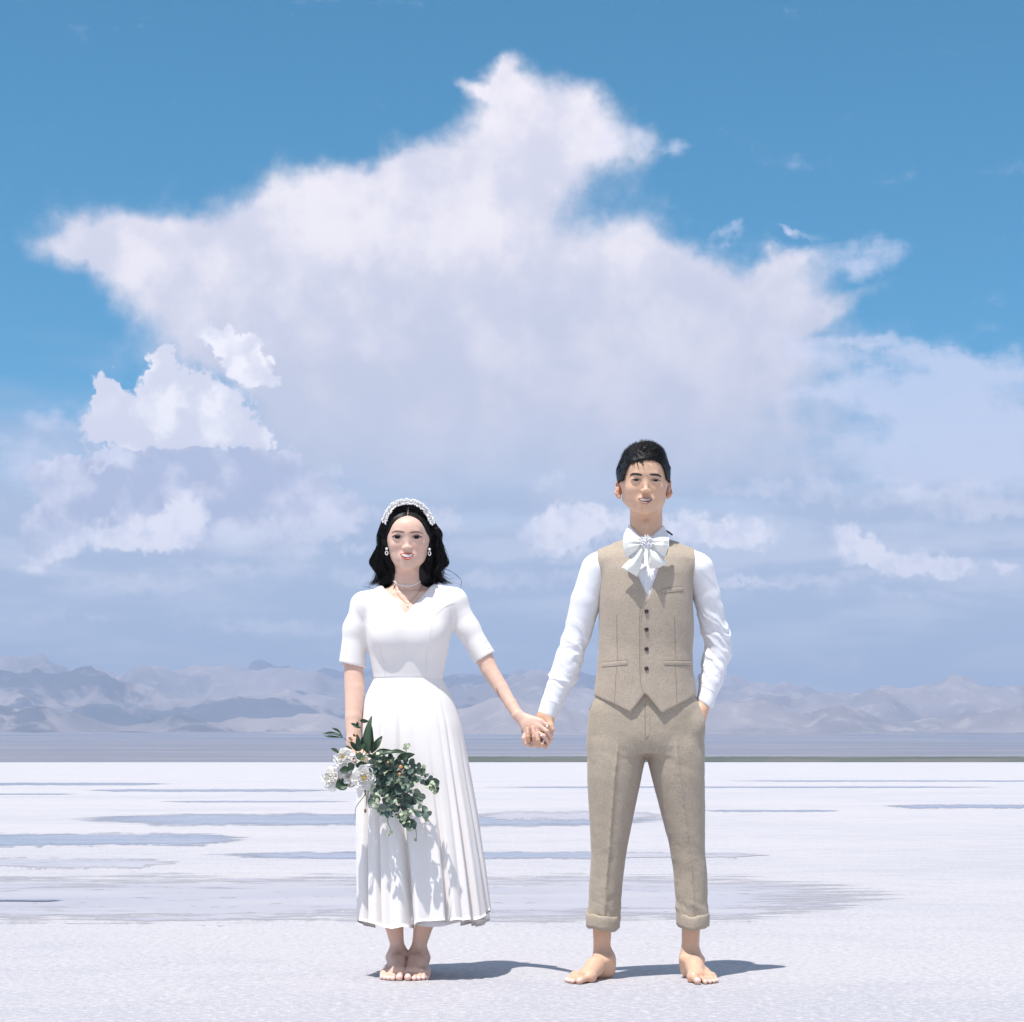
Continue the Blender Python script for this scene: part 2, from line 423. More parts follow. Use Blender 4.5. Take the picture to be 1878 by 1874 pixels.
def land():
    xs = np.linspace(-9500, 9500, 640)
    ys = np.concatenate([np.linspace(900, 7000, 70), np.linspace(7040, 15500, 300), np.linspace(15560, 24000, 150)])
    x, y = np.meshgrid(xs, ys, indexing='ij')
    z = np.where(y < 900, 0, 0) + 118.0 * np.clip((y - 900) / 8000, 0, 1.3) ** 1.15
    z = z + fbm(x / 2600, y / 2600, 3, 4) * 10 * np.clip((y - 900) / 4000, 0, 1)
    wx = x + fbm(x / 1800, y / 1800, 41, 4) * 700
    wy = y + fbm(x / 1700 + 9, y / 1700, 42, 4) * 700
    rg = ridged(wx / 1500, wy / 1500, 5, 6)
    rg2 = ridged(wx / 620 + 4, wy / 620, 9, 5)
    ranges = [
        (9600, 900, 0.9, [(-900, 1300), (-200, 1320), (0, 1300), (120, 1312), (230, 1340), (330, 1322), (420, 1330), (520, 1322), (600, 1310), (700, 1325), (850, 1312), (920, 1285), (1000, 1300), (1080, 1322), (1250, 1330), (1340, 1305), (1420, 1290), (1480, 1312), (1555, 1296), (1640, 1322), (1760, 1318), (1900, 1305), (2800, 1310)]),
        (12600, 1700, 0.85, [(-900, 1215), (-300, 1228), (0, 1240), (60, 1232), (150, 1236), (220, 1252), (330, 1285), (440, 1272), (540, 1268), (620, 1266), (720, 1280), (840, 1262), (950, 1240), (1040, 1262), (1200, 1290), (1330, 1268), (1420, 1270), (1520, 1280), (1600, 1276), (1660, 1262), (1740, 1252), (1800, 1262), (1878, 1258), (2600, 1230)]),
        (15600, 2000, 0.9, [(-900, 1202), (-200, 1204), (0, 1203), (90, 1210), (150, 1228), (230, 1240), (300, 1228), (380, 1215), (470, 1228), (560, 1240), (700, 1245), (860, 1232), (950, 1222), (1050, 1225), (1200, 1235), (1340, 1243), (1400, 1250), (1470, 1268), (1560, 1290), (1700, 1290), (1900, 1280), (2600, 1250)]),
        (20000, 2600, 0.95, [(-900, 1240), (-100, 1240), (120, 1232), (230, 1224), (300, 1221), (420, 1221), (560, 1222), (700, 1222), (840, 1222), (960, 1226), (1100, 1232), (1250, 1240), (1500, 1290), (2600, 1300)]),
    ]
    for k, (yk, wk, amp, ctrl) in enumerate(ranges):
        H = crest(ctrl, yk, x + fbm(y / 900, x / 900, 77 + k, 3) * 160)
        wob = fbm(x / 1500, x * 0 + k, 60 + k, 4) * 900
        dd = np.abs(y - yk - wob) / wk
        prof = np.clip(1 - dd, 0, 1) ** 0.95
        rr = np.clip(0.75 * rg + 0.25 * rg2, 0, 1)
        h = H * (prof * (0.86 + 0.17 * rr) - (1 - prof) * prof * 1.3 * (1 - rr) * amp)
        z = np.maximum(z, h)
    rg3 = ridged(wx / 260 + 7, wy / 260, 19, 3)
    z = z + (rg2 * 48 + rg * 30 + rg3 * 20) * np.clip((z - 90) / 150, 0, 1)
    return mesh('mountains', np.stack([x, y, z], -1).reshape(-1, 3), grid_faces(len(xs), len(ys)))
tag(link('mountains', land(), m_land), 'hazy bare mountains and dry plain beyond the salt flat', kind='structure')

m_bank, t, done = material('scrub_bank')
pos = t.n('ShaderNodeNewGeometry').outputs['Position']
c = t.mix(t.ss(t.noise(t.map(pos, scale=(0.3, 1, 1)), 0.05, 6, 0.6), 0.35, 0.65), (0.075, 0.095, 0.075), (0.15, 0.15, 0.13))
done(bsdf(t, c, 0.95, **{'Specular IOR Level': 0.1}))
def bank():
    xs = np.linspace(-60, 420, 420); ys = np.linspace(0, 1, 16)
    x, v = np.meshgrid(xs, ys, indexing='ij')
    h = 2.75 * np.clip((x + 60) / 40, 0, 1) + fbm(x / 9, v * 3, 4, 5) * 0.25
    sh = 884 + 30 * np.sin(x / 310.0) + 14 * np.sin(x / 97.0 + 1)
    y = sh + v * 130
    z = np.where(v < 0.04, -0.02, h * np.sin(np.clip(v * 1.6, 0, 1) * np.pi / 2) ** 0.4 + fbm(x / 2.0, v * 9, 14, 4) * 0.18)
    z = np.where(v > 0.95, 0, z)
    return mesh('shore_bank', np.stack([x, y, z], -1).reshape(-1, 3), grid_faces(len(xs), len(ys)))
tag(link('shore_bank', bank(), m_bank), 'low dull green scrub bank along the far shore', kind='structure')

# the air
m_haze, t, done = material('haze_air')
done(t.n('ShaderNodeVolumePrincipled', {'Color': (0.43, 0.535, 0.725, 1), 'Density': 9.2e-5, 'Anisotropy': 0.0}), vol=True)
hb = (-17000, 17000, -7000, 25000, -3.0, 1150.0)
hv = [(hb[i], hb[2 + j], hb[4 + k]) for i in (0, 1) for j in (0, 1) for k in (0, 1)]
hf = [(0, 1, 3, 2), (4, 6, 7, 5), (0, 4, 5, 1), (2, 3, 7, 6), (0, 2, 6, 4), (1, 5, 7, 3)]
tag(link('haze', mesh('haze', hv, hf, smooth=False), m_haze), 'pale blue haze over the salt flat and mountains', kind='stuff')

# ------------------------------------------------------------------ solid modelling by distance fields
def P(px, py, y=0.0):
    k = (DIST + y) / FPX
    return np.array([(px - 939.0) * k, y, CAMZ - (py - 1394.0) * k])
def M(n, y=0.0): return n * (DIST + y) / FPX

def axis(lo, hi, coarse, fine=()):
    """Grid coordinates from lo to hi, denser inside the (a, b, step) spans."""
    out = [lo]
    while out[-1] < hi:
        st = coarse
        for a, b, h in fine:
            if a - 0.004 <= out[-1] <= b: st = min(st, h)
        out.append(out[-1] + st)
    return np.array(out, dtype=np.float32)

class Sdf:
    def __init__(s, ax, ay, az):
        s.x, s.y, s.z = ax, ay, az
        s.f = np.full((len(ax), len(ay), len(az)), 0.08, dtype=np.float32)
    def _sl(s, lo, hi):
        r = []
        for a, l, h in zip((s.x, s.y, s.z), lo, hi):
            i0 = max(int(np.searchsorted(a, l)) - 1, 0); i1 = min(int(np.searchsorted(a, h)) + 1, len(a))
            r.append(slice(i0, max(i1, i0 + 1)))
        return tuple(r)
    def _xyz(s, sl):
        return s.x[sl[0]][:, None, None], s.y[sl[1]][None, :, None], s.z[sl[2]][None, None, :]
    def op(s, fn, lo, hi, k=0.01, mode='add'):
        sl = s._sl(lo, hi)
        x, y, z = s._xyz(sl)
        d = np.asarray(fn(x, y, z), dtype=np.float32)
        F = s.f[sl]
        if mode == 'add':
            h = np.clip(k - np.abs(F - d), 0, None) / max(k, 1e-6)
            s.f[sl] = np.minimum(F, d) - h * h * k * 0.25
        else:
            d = -d if mode == 'cut' else d
            h = np.clip(k - np.abs(F - d), 0, None) / max(k, 1e-6)
            s.f[sl] = np.maximum(F, d) + h * h * k * 0.25
    def cone(s, a, b, ra, rb, k=0.01, mode='add', sq=(1, 1, 1)):
        a, b, q = np.asarray(a, float), np.asarray(b, float), np.asarray(sq, float)
        pad = (max(ra, rb) + k + 0.012) * q
        lo, hi = np.minimum(a, b) - pad, np.maximum(a, b) + pad
        A, B = a / q, b / q
        ab = B - A; L2 = float(ab @ ab) + 1e-12
        def fn(x, y, z):
            X_, Y_, Z_ = x / q[0] - A[0], y / q[1] - A[1], z / q[2] - A[2]
            t = np.clip((X_ * ab[0] + Y_ * ab[1] + Z_ * ab[2]) / L2, 0, 1)
            d = np.sqrt((X_ - t * ab[0]) ** 2 + (Y_ - t * ab[1]) ** 2 + (Z_ - t * ab[2]) ** 2)
            return (d - (ra + (rb - ra) * t)) * q.min()
        s.op(fn, lo, hi, k, mode)
    def chain(s, pts, rs, k=0.01, sq=(1, 1, 1)):
        for i in range(len(pts) - 1):
            s.cone(pts[i], pts[i + 1], rs[i], rs[i + 1], k, 'add', sq)
    def ell(s, c, r, k=0.01, mode='add', rot=None):
        c, r = np.asarray(c, float), np.asarray(r, float)
        Mx = np.eye(3) if rot is None else np.array(Matrix.Rotation(rot[1], 3, rot[0]).transposed())
        ext = np.full(3, r.max()) if rot is not None else r
        lo, hi = c - ext - k - 0.012, c + ext + k + 0.012
        def fn(x, y, z):
            X_, Y_, Z_ = x - c[0], y - c[1], z - c[2]
            u = (Mx[0, 0] * X_ + Mx[0, 1] * Y_ + Mx[0, 2] * Z_) / r[0]
            v = (Mx[1, 0] * X_ + Mx[1, 1] * Y_ + Mx[1, 2] * Z_) / r[1]
            w = (Mx[2, 0] * X_ + Mx[2, 1] * Y_ + Mx[2, 2] * Z_) / r[2]
            k0 = np.sqrt(u * u + v * v + w * w) + 1e-6
            k1 = np.sqrt((u / r[0]) ** 2 + (v / r[1]) ** 2 + (w / r[2]) ** 2) + 1e-6
            return k0 * (k0 - 1) / k1
        s.op(fn, lo, hi, k, mode)
    def loft(s, rows, k=0.01, mode='add', p=2.3, off=0.0, extra=None, zlim=None):
        """rows: (z, cx, hx, cy, hy) from high to low or low to high; the section is a superellipse."""
        rw = np.array(sorted(rows), float)
        z0, z1 = rw[0, 0], rw[-1, 0]
        if zlim: z0, z1 = zlim
        hx, hy = rw[:, 2].max() + off, rw[:, 4].max() + off
        pad = k + 0.012
        lo = (rw[:, 1].min() - hx - pad, rw[:, 3].min() - hy - pad, z0 - pad)
        hi = (rw[:, 1].max() + hx + pad, rw[:, 3].max() + hy + pad, z1 + pad)
        def sm(z, j):
            zz = np.clip(z, rw[0, 0], rw[-1, 0])
            st = 0.012
            return (np.interp(zz, rw[:, 0], rw[:, j]) + np.interp(zz - st, rw[:, 0], rw[:, j]) + np.interp(zz + st, rw[:, 0], rw[:, j])) / 3
        def fn(x, y, z):
            cx, ax_, cy, ay_ = sm(z, 1), sm(z, 2) + off, sm(z, 3), sm(z, 4) + off
            u, v = np.abs((x - cx) / ax_), np.abs((y - cy) / ay_)
            rr = (u ** p + v ** p) ** (1 / p) + 1e-6
            g = np.sqrt((u / ax_) ** 2 + (v / ay_) ** 2) / np.sqrt(u * u + v * v + 1e-9)
            d = (rr - 1) / np.maximum(g, 1e-3)
            if extra is not None: d = d + extra(x, y, z, cx, ax_, cy, ay_)
            return np.maximum(d, np.maximum(z0 - z, z - z1))
        s.op(fn, lo, hi, k, mode)
    def begin(s):
        s.keep = s.f
        s.f = np.full_like(s.keep, 0.08)
    def end(s):
        s.f = np.minimum(s.f, s.keep); s.keep = None
    def ground(s):
        s.f = np.maximum(s.f, -(s.z[None, None, :]))
    def mesh(s):
        f = s.f
        f[0] = f[-1] = 0.05; f[:, 0] = f[:, -1] = 0.05; f[:, :, 0] = np.maximum(f[:, :, 0], 1e-4); f[:, :, -1] = 0.05
        ins = f < 0
        c = ins[:-1, :-1, :-1].astype(np.int8)
        tot = np.zeros_like(c)
        for i in (0, 1):
            for j in (0, 1):
                for k in (0, 1):
                    tot += ins[i:ins.shape[0] - 1 + i, j:ins.shape[1] - 1 + j, k:ins.shape[2] - 1 + k]
        act = (tot > 0) & (tot < 8)
        I, J, K = np.nonzero(act)
        idx = np.full(act.shape, -1, dtype=np.int64); idx[I, J, K] = np.arange(len(I))
        acc = np.zeros((len(I), 3)); cnt = np.zeros(len(I))
        vals = {}
        for i in (0, 1):
            for j in (0, 1):
                for k in (0, 1):
                    vals[i, j, k] = f[I + i, J + j, K + k]
        for a in list(vals):
            for ax_ in range(3):
                if a[ax_]: continue
                b = tuple(1 if q == ax_ else a[q] for q in range(3))
                fa, fb = vals[a], vals[b]
                cr = (fa < 0) != (fb < 0)
                t = np.where(cr, fa / np.where(cr, fa - fb, 1), 0)
                o = [np.full(len(I), float(a[q])) for q in range(3)]
                o[ax_] = t
                for q in range(3): acc[:, q] += np.where(cr, o[q], 0)
                cnt += cr
        acc /= cnt[:, None]
        def lerp(a, n, t): return a[n] + (a[np.minimum(n + 1, len(a) - 1)] - a[n]) * t
        v = np.stack([lerp(s.x, I, acc[:, 0]), lerp(s.y, J, acc[:, 1]), lerp(s.z, K, acc[:, 2])], -1)
        quads = []
        for ax_ in range(3):
            sl0 = [slice(1, -1)] * 3; sl1 = [slice(1, -1)] * 3
            sl0[ax_] = slice(0, -1); sl1[ax_] = slice(1, None)
            A, B = ins[tuple(sl0)], ins[tuple(sl1)]
            for flip in (False, True):
                m = (A & ~B) if not flip else (~A & B)
                n = np.nonzero(m)
                g = [n[q] + (0 if q == ax_ else 1) for q in range(3)]
                o1, o2 = [(1, 2), (2, 0), (0, 1)][ax_]
                def at(d1, d2):
                    h = [g[0].copy(), g[1].copy(), g[2].copy()]
                    h[o1] = h[o1] - d1; h[o2] = h[o2] - d2
                    return idx[h[0], h[1], h[2]]
                q = np.stack([at(1, 1), at(0, 1), at(0, 0), at(1, 0)], -1)
                quads.append(q[:, ::-1] if flip else q)
        q = np.concatenate(quads)
        return v, q[(q >= 0).all(1)]

def relax(v, q, n=1, w=0.5):
    e = np.concatenate([q[:, [0, 1]], q[:, [1, 2]], q[:, [2, 3]], q[:, [3, 0]]])
    e = np.concatenate([e, e[:, ::-1]])
    deg = np.bincount(e[:, 0], minlength=len(v))[:, None]
    for _ in range(n):
        s_ = np.stack([np.bincount(e[:, 0], weights=v[e[:, 1], k], minlength=len(v)) for k in range(3)], -1)
        v = v * (1 - w) + w * s_ / np.maximum(deg, 1)
    return v

def vnormals(v, q):
    n = np.cross(v[q[:, 2]] - v[q[:, 0]], v[q[:, 3]] - v[q[:, 1]])
    out = np.zeros_like(v)
    for k in range(4):
        for c in range(3):
            out[:, c] += np.bincount(q[:, k], weights=n[:, c], minlength=len(v))
    return out / (np.linalg.norm(out, axis=1)[:, None] + 1e-12)

class Figure:
    """A person: an Empty on the ground that parents the parts."""
    def __init__(s, loc):
        s.loc = np.array(loc, float)
        s.root = empty('person', loc)
    def part(s, name, v, q, mat, parent=None, smooth=True, attrs=None):
        me = mesh(name, np.asarray(v) - s.loc, q, smooth)
        for k, a in (attrs or {}).items(): attr(me, k, a)
        return link(name, me, mat, parent or s.root)

CAM = Vector((0, -DIST, CAMZ))
def bvh_of(v, q):
    return BVHTree.FromPolygons([tuple(p) for p in v], [tuple(int(i) for i in f) for f in q])
def shoot(bvh, px, py):
    d_ = Vector(tuple(P(px, py, 0.0))) - CAM
    h = bvh.ray_cast(CAM, d_.normalized())
    if h[0] is None: return None
    n = h[1] if h[1].dot(d_) < 0 else -h[1]
    return np.array(h[0]), np.array(n)
def patch(bvh, fn, nu, nv, off):
    """A sheet that follows a surface: fn(u, v) gives where it lies, off(u, v) how far it stands proud."""
    vs = np.zeros((nu, nv, 3)); last = None
    for i in range(nu):
        for j in range(nv):
            u, w = i / (nu - 1), j / (nv - 1)
            h = shoot(bvh, *fn(u, w))
            if h is None: h = last if last is not None else (P(*fn(u, w)), np.array([0, -1.0, 0]))
            last = h
            n = h[1] * 0.4 + np.array([0, -0.6, 0.0]); n /= np.linalg.norm(n)
            vs[i, j] = h[0] + n * off(u, w)
    return vs.reshape(-1, 3), grid_faces(nu, nv)
def ribbon(bvh, pts, widths, off=0.0008, nu=14, dome=0.0):
    pts = np.array(pts, float); t = np.linspace(0, 1, len(pts)); wt_ = np.linspace(0, 1, len(widths))
    def fn(u, w):
        x, y = np.interp(u, t, pts[:, 0]), np.interp(u, t, pts[:, 1])
        e = 0.02
        tx = np.interp(min(u + e, 1), t, pts[:, 0]) - np.interp(max(u - e, 0), t, pts[:, 0])
        ty = np.interp(min(u + e, 1), t, pts[:, 1]) - np.interp(max(u - e, 0), t, pts[:, 1])
        l = math.hypot(tx, ty) + 1e-9
        k = (w - 0.5) * np.interp(u, wt_, widths)
        return x - ty / l * k, y + tx / l * k
    return patch(bvh, fn, nu, 4, lambda u, w: off + dome * (1 - (2 * w - 1) ** 2))
def spline(pts, n):
    """Catmull-Rom through pts."""
    p = np.array(pts, float)
    p = np.vstack([2 * p[0] - p[1], p, 2 * p[-1] - p[-2]])
    u = np.linspace(0, len(p) - 3 - 1e-6, n); i = u.astype(int); f = (u - i)[:, None]
    a, b, c, d_ = p[i], p[i + 1], p[i + 2], p[i + 3]
    return 0.5 * (2 * b + (c - a) * f + (2 * a - 5 * b + 4 * c - d_) * f ** 2 + (3 * b - a - 3 * c + d_) * f ** 3)
def tubes(curves, radii, sides=4):
    """Many tapered tubes as one mesh; curves (n, m, 3), radii (n, m)."""
    c = np.asarray(curves, float); r = np.asarray(radii, float)
    n, m_, _ = c.shape
    t = np.gradient(c, axis=1); t /= np.linalg.norm(t, axis=2, keepdims=True) + 1e-12
    ref = np.where(np.abs(t[..., 1:2]) < 0.9, np.array([0, 1.0, 0]), np.array([1.0, 0, 0]))
    b = np.cross(t, ref); b /= np.linalg.norm(b, axis=2, keepdims=True) + 1e-12
    nn = np.cross(b, t)
    a = np.arange(sides) / sides * 2 * np.pi
    v = c[:, :, None, :] + r[:, :, None, None] * (b[:, :, None, :] * np.cos(a)[None, None, :, None] + nn[:, :, None, :] * np.sin(a)[None, None, :, None])
    f = grid_faces(m_, sides, wrap_v=True)
    F = (f[None] + (np.arange(n) * m_ * sides)[:, None, None]).reshape(-1, 4)
    return v.reshape(-1, 3), F
def ball(r=1.0, nu=10, nv=7):
    th = np.linspace(0, 2 * np.pi, nu, endpoint=False); ph = np.linspace(0.02, np.pi - 0.02, nv)
    T, Ph = np.meshgrid(th, ph, indexing='ij')
    v = np.stack([np.cos(T) * np.sin(Ph), np.sin(T) * np.sin(Ph), np.cos(Ph)], -1).reshape(-1, 3) * r
    return v, grid_faces(nu, nv, wrap_u=True)[:, ::-1]
def balls(centres, radii, nu=8, nv=6):
    bv, bf = ball(1.0, nu, nv)
    c = np.asarray(centres, float); r = np.broadcast_to(np.asarray(radii, float), (len(c),))
    v = c[:, None, :] + bv[None] * r[:, None, None]
    f = bf[None] + (np.arange(len(c)) * len(bv))[:, None, None]
    return v.reshape(-1, 3), f.reshape(-1, 4)
def join(*parts):
    vs, fs, o = [], [], 0
    for v, f in parts:
        vs.append(v); fs.append(np.asarray(f) + o); o += len(v)
    return np.concatenate(vs), np.concatenate(fs)
def thicken(v, q, nu, nv, th, nrm=None):
    """Give a grid sheet real thickness: a back face and a rim."""
    n = vnormals(v, q) if nrm is None else nrm
    b = v - n * th
    N = len(v)
    ids = np.arange(N).reshape(nu, nv)
    rim = np.concatenate([ids[:, 0], ids[-1, 1:], ids[-2::-1, -1], ids[0, -2:0:-1]])
    r2 = np.roll(rim, -1)
    return np.concatenate([v, b]), np.concatenate([q, q[:, ::-1] + N, np.stack([r2, rim, rim + N, r2 + N], -1)])

# ------------------------------------------------------------------ body anatomy
def head(s, O, sx, sz, d_):
    """Skull, face, nose, ears; O is the chin tip on the face plane, d_ holds the feature heights."""
    sy = d_.get('sy', 1.0)
    def q(x, y, z): return np.array([O[0] + x * sx, O[1] + y * sy, O[2] + z * sz])
    s.ell(q(0, .012, .122), (.0715 * sx, .091 * sy, .072 * sz), .012)
    s.ell(q(0, -.026, .086), (.0630 * sx, .063 * sy, .078 * sz), .03)
    for m in (-1, 1):
        jw = d_.get('jaw', 1.0)
        s.cone(q(.0455 * m * jw, .004, d_.get('jz', .056)), q(.0125 * m * jw, -.064, .0160), .0160, .0140, .026)
        s.ell(q(.033 * m, -.0625, d_['ez'] - .024), (.019, .0185, .0165), .020)
        s.ell(q(.028 * m * jw, -.052, .044), (.020, .022, .021), .022)
    s.ell(q(0, -.0765, .0155), (.0165, .0125, .0145), .018)
    s.ell(q(0, -.070, .135), (.040 * sx, .024, .032), .03)
    ez, ex, nz, mz = d_['ez'], d_['ex'], d_['nz'], d_['mz']
    s.cone(q(-.026, -.0835, d_['bz']), q(.026, -.0835, d_['bz']), .0075, .0075, .014)
    for m in (-1, 1):
        s.ell(q(ex * m, -.1, ez + .004), (.0170, d_.get('sock', .0080), .0075), .014, 'cut')
        s.ell(q(ex * m, -.0775, ez), (.0158, .0125, .0120), .006)
    s.ell(q(0, -.0805, mz), (.0235, .0145, .0165), .016)
    nr, no = d_.get('nr', 1.0), d_.get('no', 0.0)
    s.cone(q(0, -.0840, ez + .002), q(0, -.0985 + no, nz + .0085), .0055 * nr, .0074 * nr, .012)
    s.ell(q(0, -.1000 + no, nz + .0065), (.0084 * nr, .0078, .0070), .008)
    for m in (-1, 1):
        s.ell(q(.0100 * m * nr, -.0950 + no, nz + .0050), (.0064, .0080, .0058), .007)
        s.ell(q(.0055 * m, -.0985 + no, nz - .0014), (.0028, .0045, .0022), .002, 'cut')
    er = d_.get('ear', 1.0)
    for m in (-1, 1):
        c = q(d_.get('earx', .0715) * m, .016, d_['earz'])
        s.ell(c, (.0085, .0185 * er, .0290 * er), .004, rot=('Z', m * d_.get('eara', .55)))
        s.ell(c + np.array([.004 * m, -.006, .003]), (.0065 * er, .0105, .0195 * er), .004, 'cut', rot=('Z', m * d_.get('eara', .55)))
        s.ell(c + np.array([.001 * m, -.002, -.002]), (.0045, .008, .012), .004)
        s.ell(c + np.array([-.004 * m, -.004, -.026 * er]), (.005, .007, .006), .006)

def hair_cap(s, O, sx, sz, sy, off):
    def q(x, y, z): return np.array([O[0] + x * sx, O[1] + y * sy, O[2] + z * sz])
    s.ell(q(0, .014, .122), (.0715 * sx + off, .091 * sy + off, .072 * sz + off), .012)
    s.ell(q(0, -.026, .086), (.0630 * sx + off, .063 * sy + off, .078 * sz + off), .03)
    s.ell(q(0, -.070, .135), (.040 * sx + off, .024 + off, .032 + off), .03)

def foot(s, ankle, heel, toe_dir, length, width, m, k=.012):
    """Bare foot flat on the salt; m = +1 puts the big toe on +side of toe_dir's left."""
    t = np.array([toe_dir[0], toe_dir[1], 0.0]); t /= np.linalg.norm(t)
    sd = np.array([-t[1], t[0], 0.0]) * m                # towards the big toe
    h = np.array([heel[0], heel[1], 0.0])
    def q(f, w, z): return h + t * (f * length) + sd * (w * width) + np.array([0, 0, z])
    up = np.array(ankle)
    s.chain([up, q(.13, 0, .060)], [.030, .034], .02)
    s.ell(q(.22, .36, .066), (.012, .012, .013), .012); s.ell(q(.18, -.36, .058), (.012, .012, .013), .012)   # ankle bones
    s.ell(q(.10, 0, .028), (.029, .031, .030), .02)
    s.chain([q(.16, 0, .062), q(.42, .08, .046), q(.66, .14, .026)], [.030, .025, .018], .022)
    s.chain([q(.10, -.04, .022), q(.42, -.26, .018), q(.66, -.30, .016)], [.024, .019, .015], .02)
    s.chain([q(.42, .10, .034), q(.70, .36, .018)], [.02, .0175], .02)
    s.cone(q(.66, .34, .016), q(.66, -.34, .013), .0165, .0135, .018)
    tips = []
    spec = [(.36, .80, .93, .0108, .0118), (.10, .82, .94, .0078, .0082), (-.09, .80, .905, .0072, .0076), (-.26, .77, .86, .0068, .0072), (-.42, .71, .795, .0068, .0072)]
    for w, f1, f2, r1, r2 in spec:
        s.chain([q(f1 - .14, w * .92, .014), q(f1, w, .0145), q(f2, w * 1.02 + .02, r2 * .92)], [r1, r1 * .93, r2], .0035)
        tips.append((q(f2 + r2 * .35 / length, w * 1.02 + .02, r2 * 1.55), r2 * .85))
    return tips

def nails(v, tips):
    a = np.zeros(len(v))
    for c, r in tips:
        a = np.maximum(a, np.clip(1.6 - np.linalg.norm(v - c, axis=1) / r, 0, 1))
    return a * .8

def finger(s, pts, r, k=.0025):
    n = len(pts)
    s.chain([np.asarray(p, float) for p in pts], [r * (1 - 0.22 * i / (n - 1)) for i in range(n)], k)

# ------------------------------------------------------------------ cloth, skin and hair materials
def skin(name, base, blush, lip):
    m, t, done = material(name)
    a = lambda n: t.n('ShaderNodeAttribute', attribute_name=n).outputs['Fac']
    co = t.n('ShaderNodeTexCoord').outputs['Object']
    mott = t.noise(co, 45, 4, 0.6)
    c = t.mix(t.m('MULTIPLY', t.ss(mott, 0.35, 0.7), 0.22), base, (base[0] * .86, base[1] * .74, base[2] * .72))
    c = t.mix(a('blush'), c, blush)
    c = t.mix(a('nail'), c, (0.86, 0.62, 0.58))
    c = t.mix(a('tattoo'), c, (0.14, 0.13, 0.14))
    fine = t.noise(co, 420, 3, 0.6)
    return done(bsdf(t, c, 0.46, bump(t, fine, 0.10, 0.002), **{'Subsurface Weight': 0.12, 'Subsurface Radius': (1.0, 0.35, 0.2, ) , 'Subsurface Scale': 0.006, 'Specular IOR Level': 0.35}))
def plain(name, colr, rough=0.5, **kw):
    m, t, done = material(name)
    return done(bsdf(t, colr, rough, **kw))
def weave(name, c1, c2, scale=900, rough=0.85, fleck=0.5, big=0.25, dist=0.0012, sheen=0.15):
    m, t, done = material(name)
    co = t.n('ShaderNodeTexCoord').outputs['Object']
    f = t.noise(t.map(co, scale=(1, 1, 0.45)), scale, 4, 0.7)
    f2 = t.noise(t.map(co, scale=(0.45, 0.45, 1)), scale * 0.8, 3, 0.7)
    b = t.noise(co, 14, 5, 0.6)
    c = t.mix(t.ss(t.m('ADD', t.m('MULTIPLY', f, 0.5), t.m('MULTIPLY', f2, 0.5)), 0.5 - fleck * 0.25, 0.5 + fleck * 0.25), c1, c2)
    c = t.mix(t.m('MULTIPLY', t.ss(b, 0.35, 0.7), big), c, tuple(x * 0.8 for x in c1))
    h = t.m('ADD', t.m('MULTIPLY', f, 0.5), t.m('MULTIPLY', f2, 0.5))
    return done(bsdf(t, c, rough, bump(t, h, 0.5, dist), **{'Sheen Weight': sheen, 'Specular IOR Level': 0.25}))
m_hair, t, done = material('black_hair')
co = t.n('ShaderNodeTexCoord').outputs['Object']
done(bsdf(t, t.mix(t.ss(t.noise(co, 60, 3, 0.6), 0.4, 0.7), (0.005, 0.005, 0.006), (0.015, 0.013, 0.013)), 0.46, **{'Specular IOR Level': 0.28}))
m_white = weave('white_crepe', (0.84, 0.80, 0.765), (0.88, 0.84, 0.805), 1300, 0.75, 1.0, 0.0, 0.0005)
m_shirt = weave('white_cotton', (0.79, 0.79, 0.81), (0.84, 0.84, 0.86), 1500, 0.8, 1.0, 0.0, 0.0005)
m_linen = weave('beige_linen', (0.335, 0.275, 0.205), (0.505, 0.430, 0.338), 440, 0.9, 0.75, 0.18, 0.0016)
m_linen2 = weave('beige_wool', (0.355, 0.29, 0.222), (0.525, 0.445, 0.355), 420, 0.92, 0.75, 0.14, 0.0016)
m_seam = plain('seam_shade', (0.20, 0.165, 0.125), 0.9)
m_satin = weave('ivory_satin', (0.80, 0.80, 0.74), (0.85, 0.85, 0.79), 1500, 0.38, 1.0, 0.0, 0.0003)
m_pearl = plain('pearl', (0.90, 0.88, 0.86), 0.35, **{'Coat Weight': 0.2})
m_gold = plain('rose_gold', (0.72, 0.42, 0.26), 0.28, Metallic=1.0)
m_silver = plain('silver', (0.82, 0.82, 0.84), 0.18, Metallic=1.0)
m_crystal = plain('crystal', (0.88, 0.88, 0.90), 0.05, **{'Specular IOR Level': 1.0, 'Coat Weight': 0.6})
m_eye = plain('eye_white', (0.55, 0.51, 0.50), 0.25)
m_iris = plain('dark_iris', (0.010, 0.008, 0.008), 0.3, **{'Specular IOR Level': 0.12})
m_lash = plain('lash', (0.012, 0.010, 0.010), 0.5)
m_teeth = plain('teeth', (0.68, 0.63, 0.57), 0.35)
m_teeth2 = plain('warm_teeth', (0.52, 0.46, 0.37), 0.35)
m_mouth = plain('mouth_inside', (0.06, 0.015, 0.015), 0.5)
m_button = plain('dark_horn', (0.022, 0.012, 0.009), 0.2, **{'Coat Weight': 0.5})

# ------------------------------------------------------------------ the bride
m_skin_w = skin('fair_skin', (0.75, 0.505, 0.390), (0.78, 0.38, 0.30), None)
m_lip_w = plain('red_lipstick', (0.56, 0.10, 0.085), 0.35)
m_brow_w = plain('brown_brow', (0.23, 0.135, 0.105), 0.7)
m_liner = plain('eyeliner', (0.03, 0.02, 0.018), 0.5)

WY = 0.09
def lerp_cols(rows):
    """rows of (py, left px, right px, cy, hy) -> loft rows in metres"""
    out = []
    for py, xl, xr, cy, hy in rows:
        a, b = P(xl, py, cy), P(xr, py, cy)
        out.append((a[2], (a[0] + b[0]) / 2, (b[0] - a[0]) / 2, cy, hy))
    return out

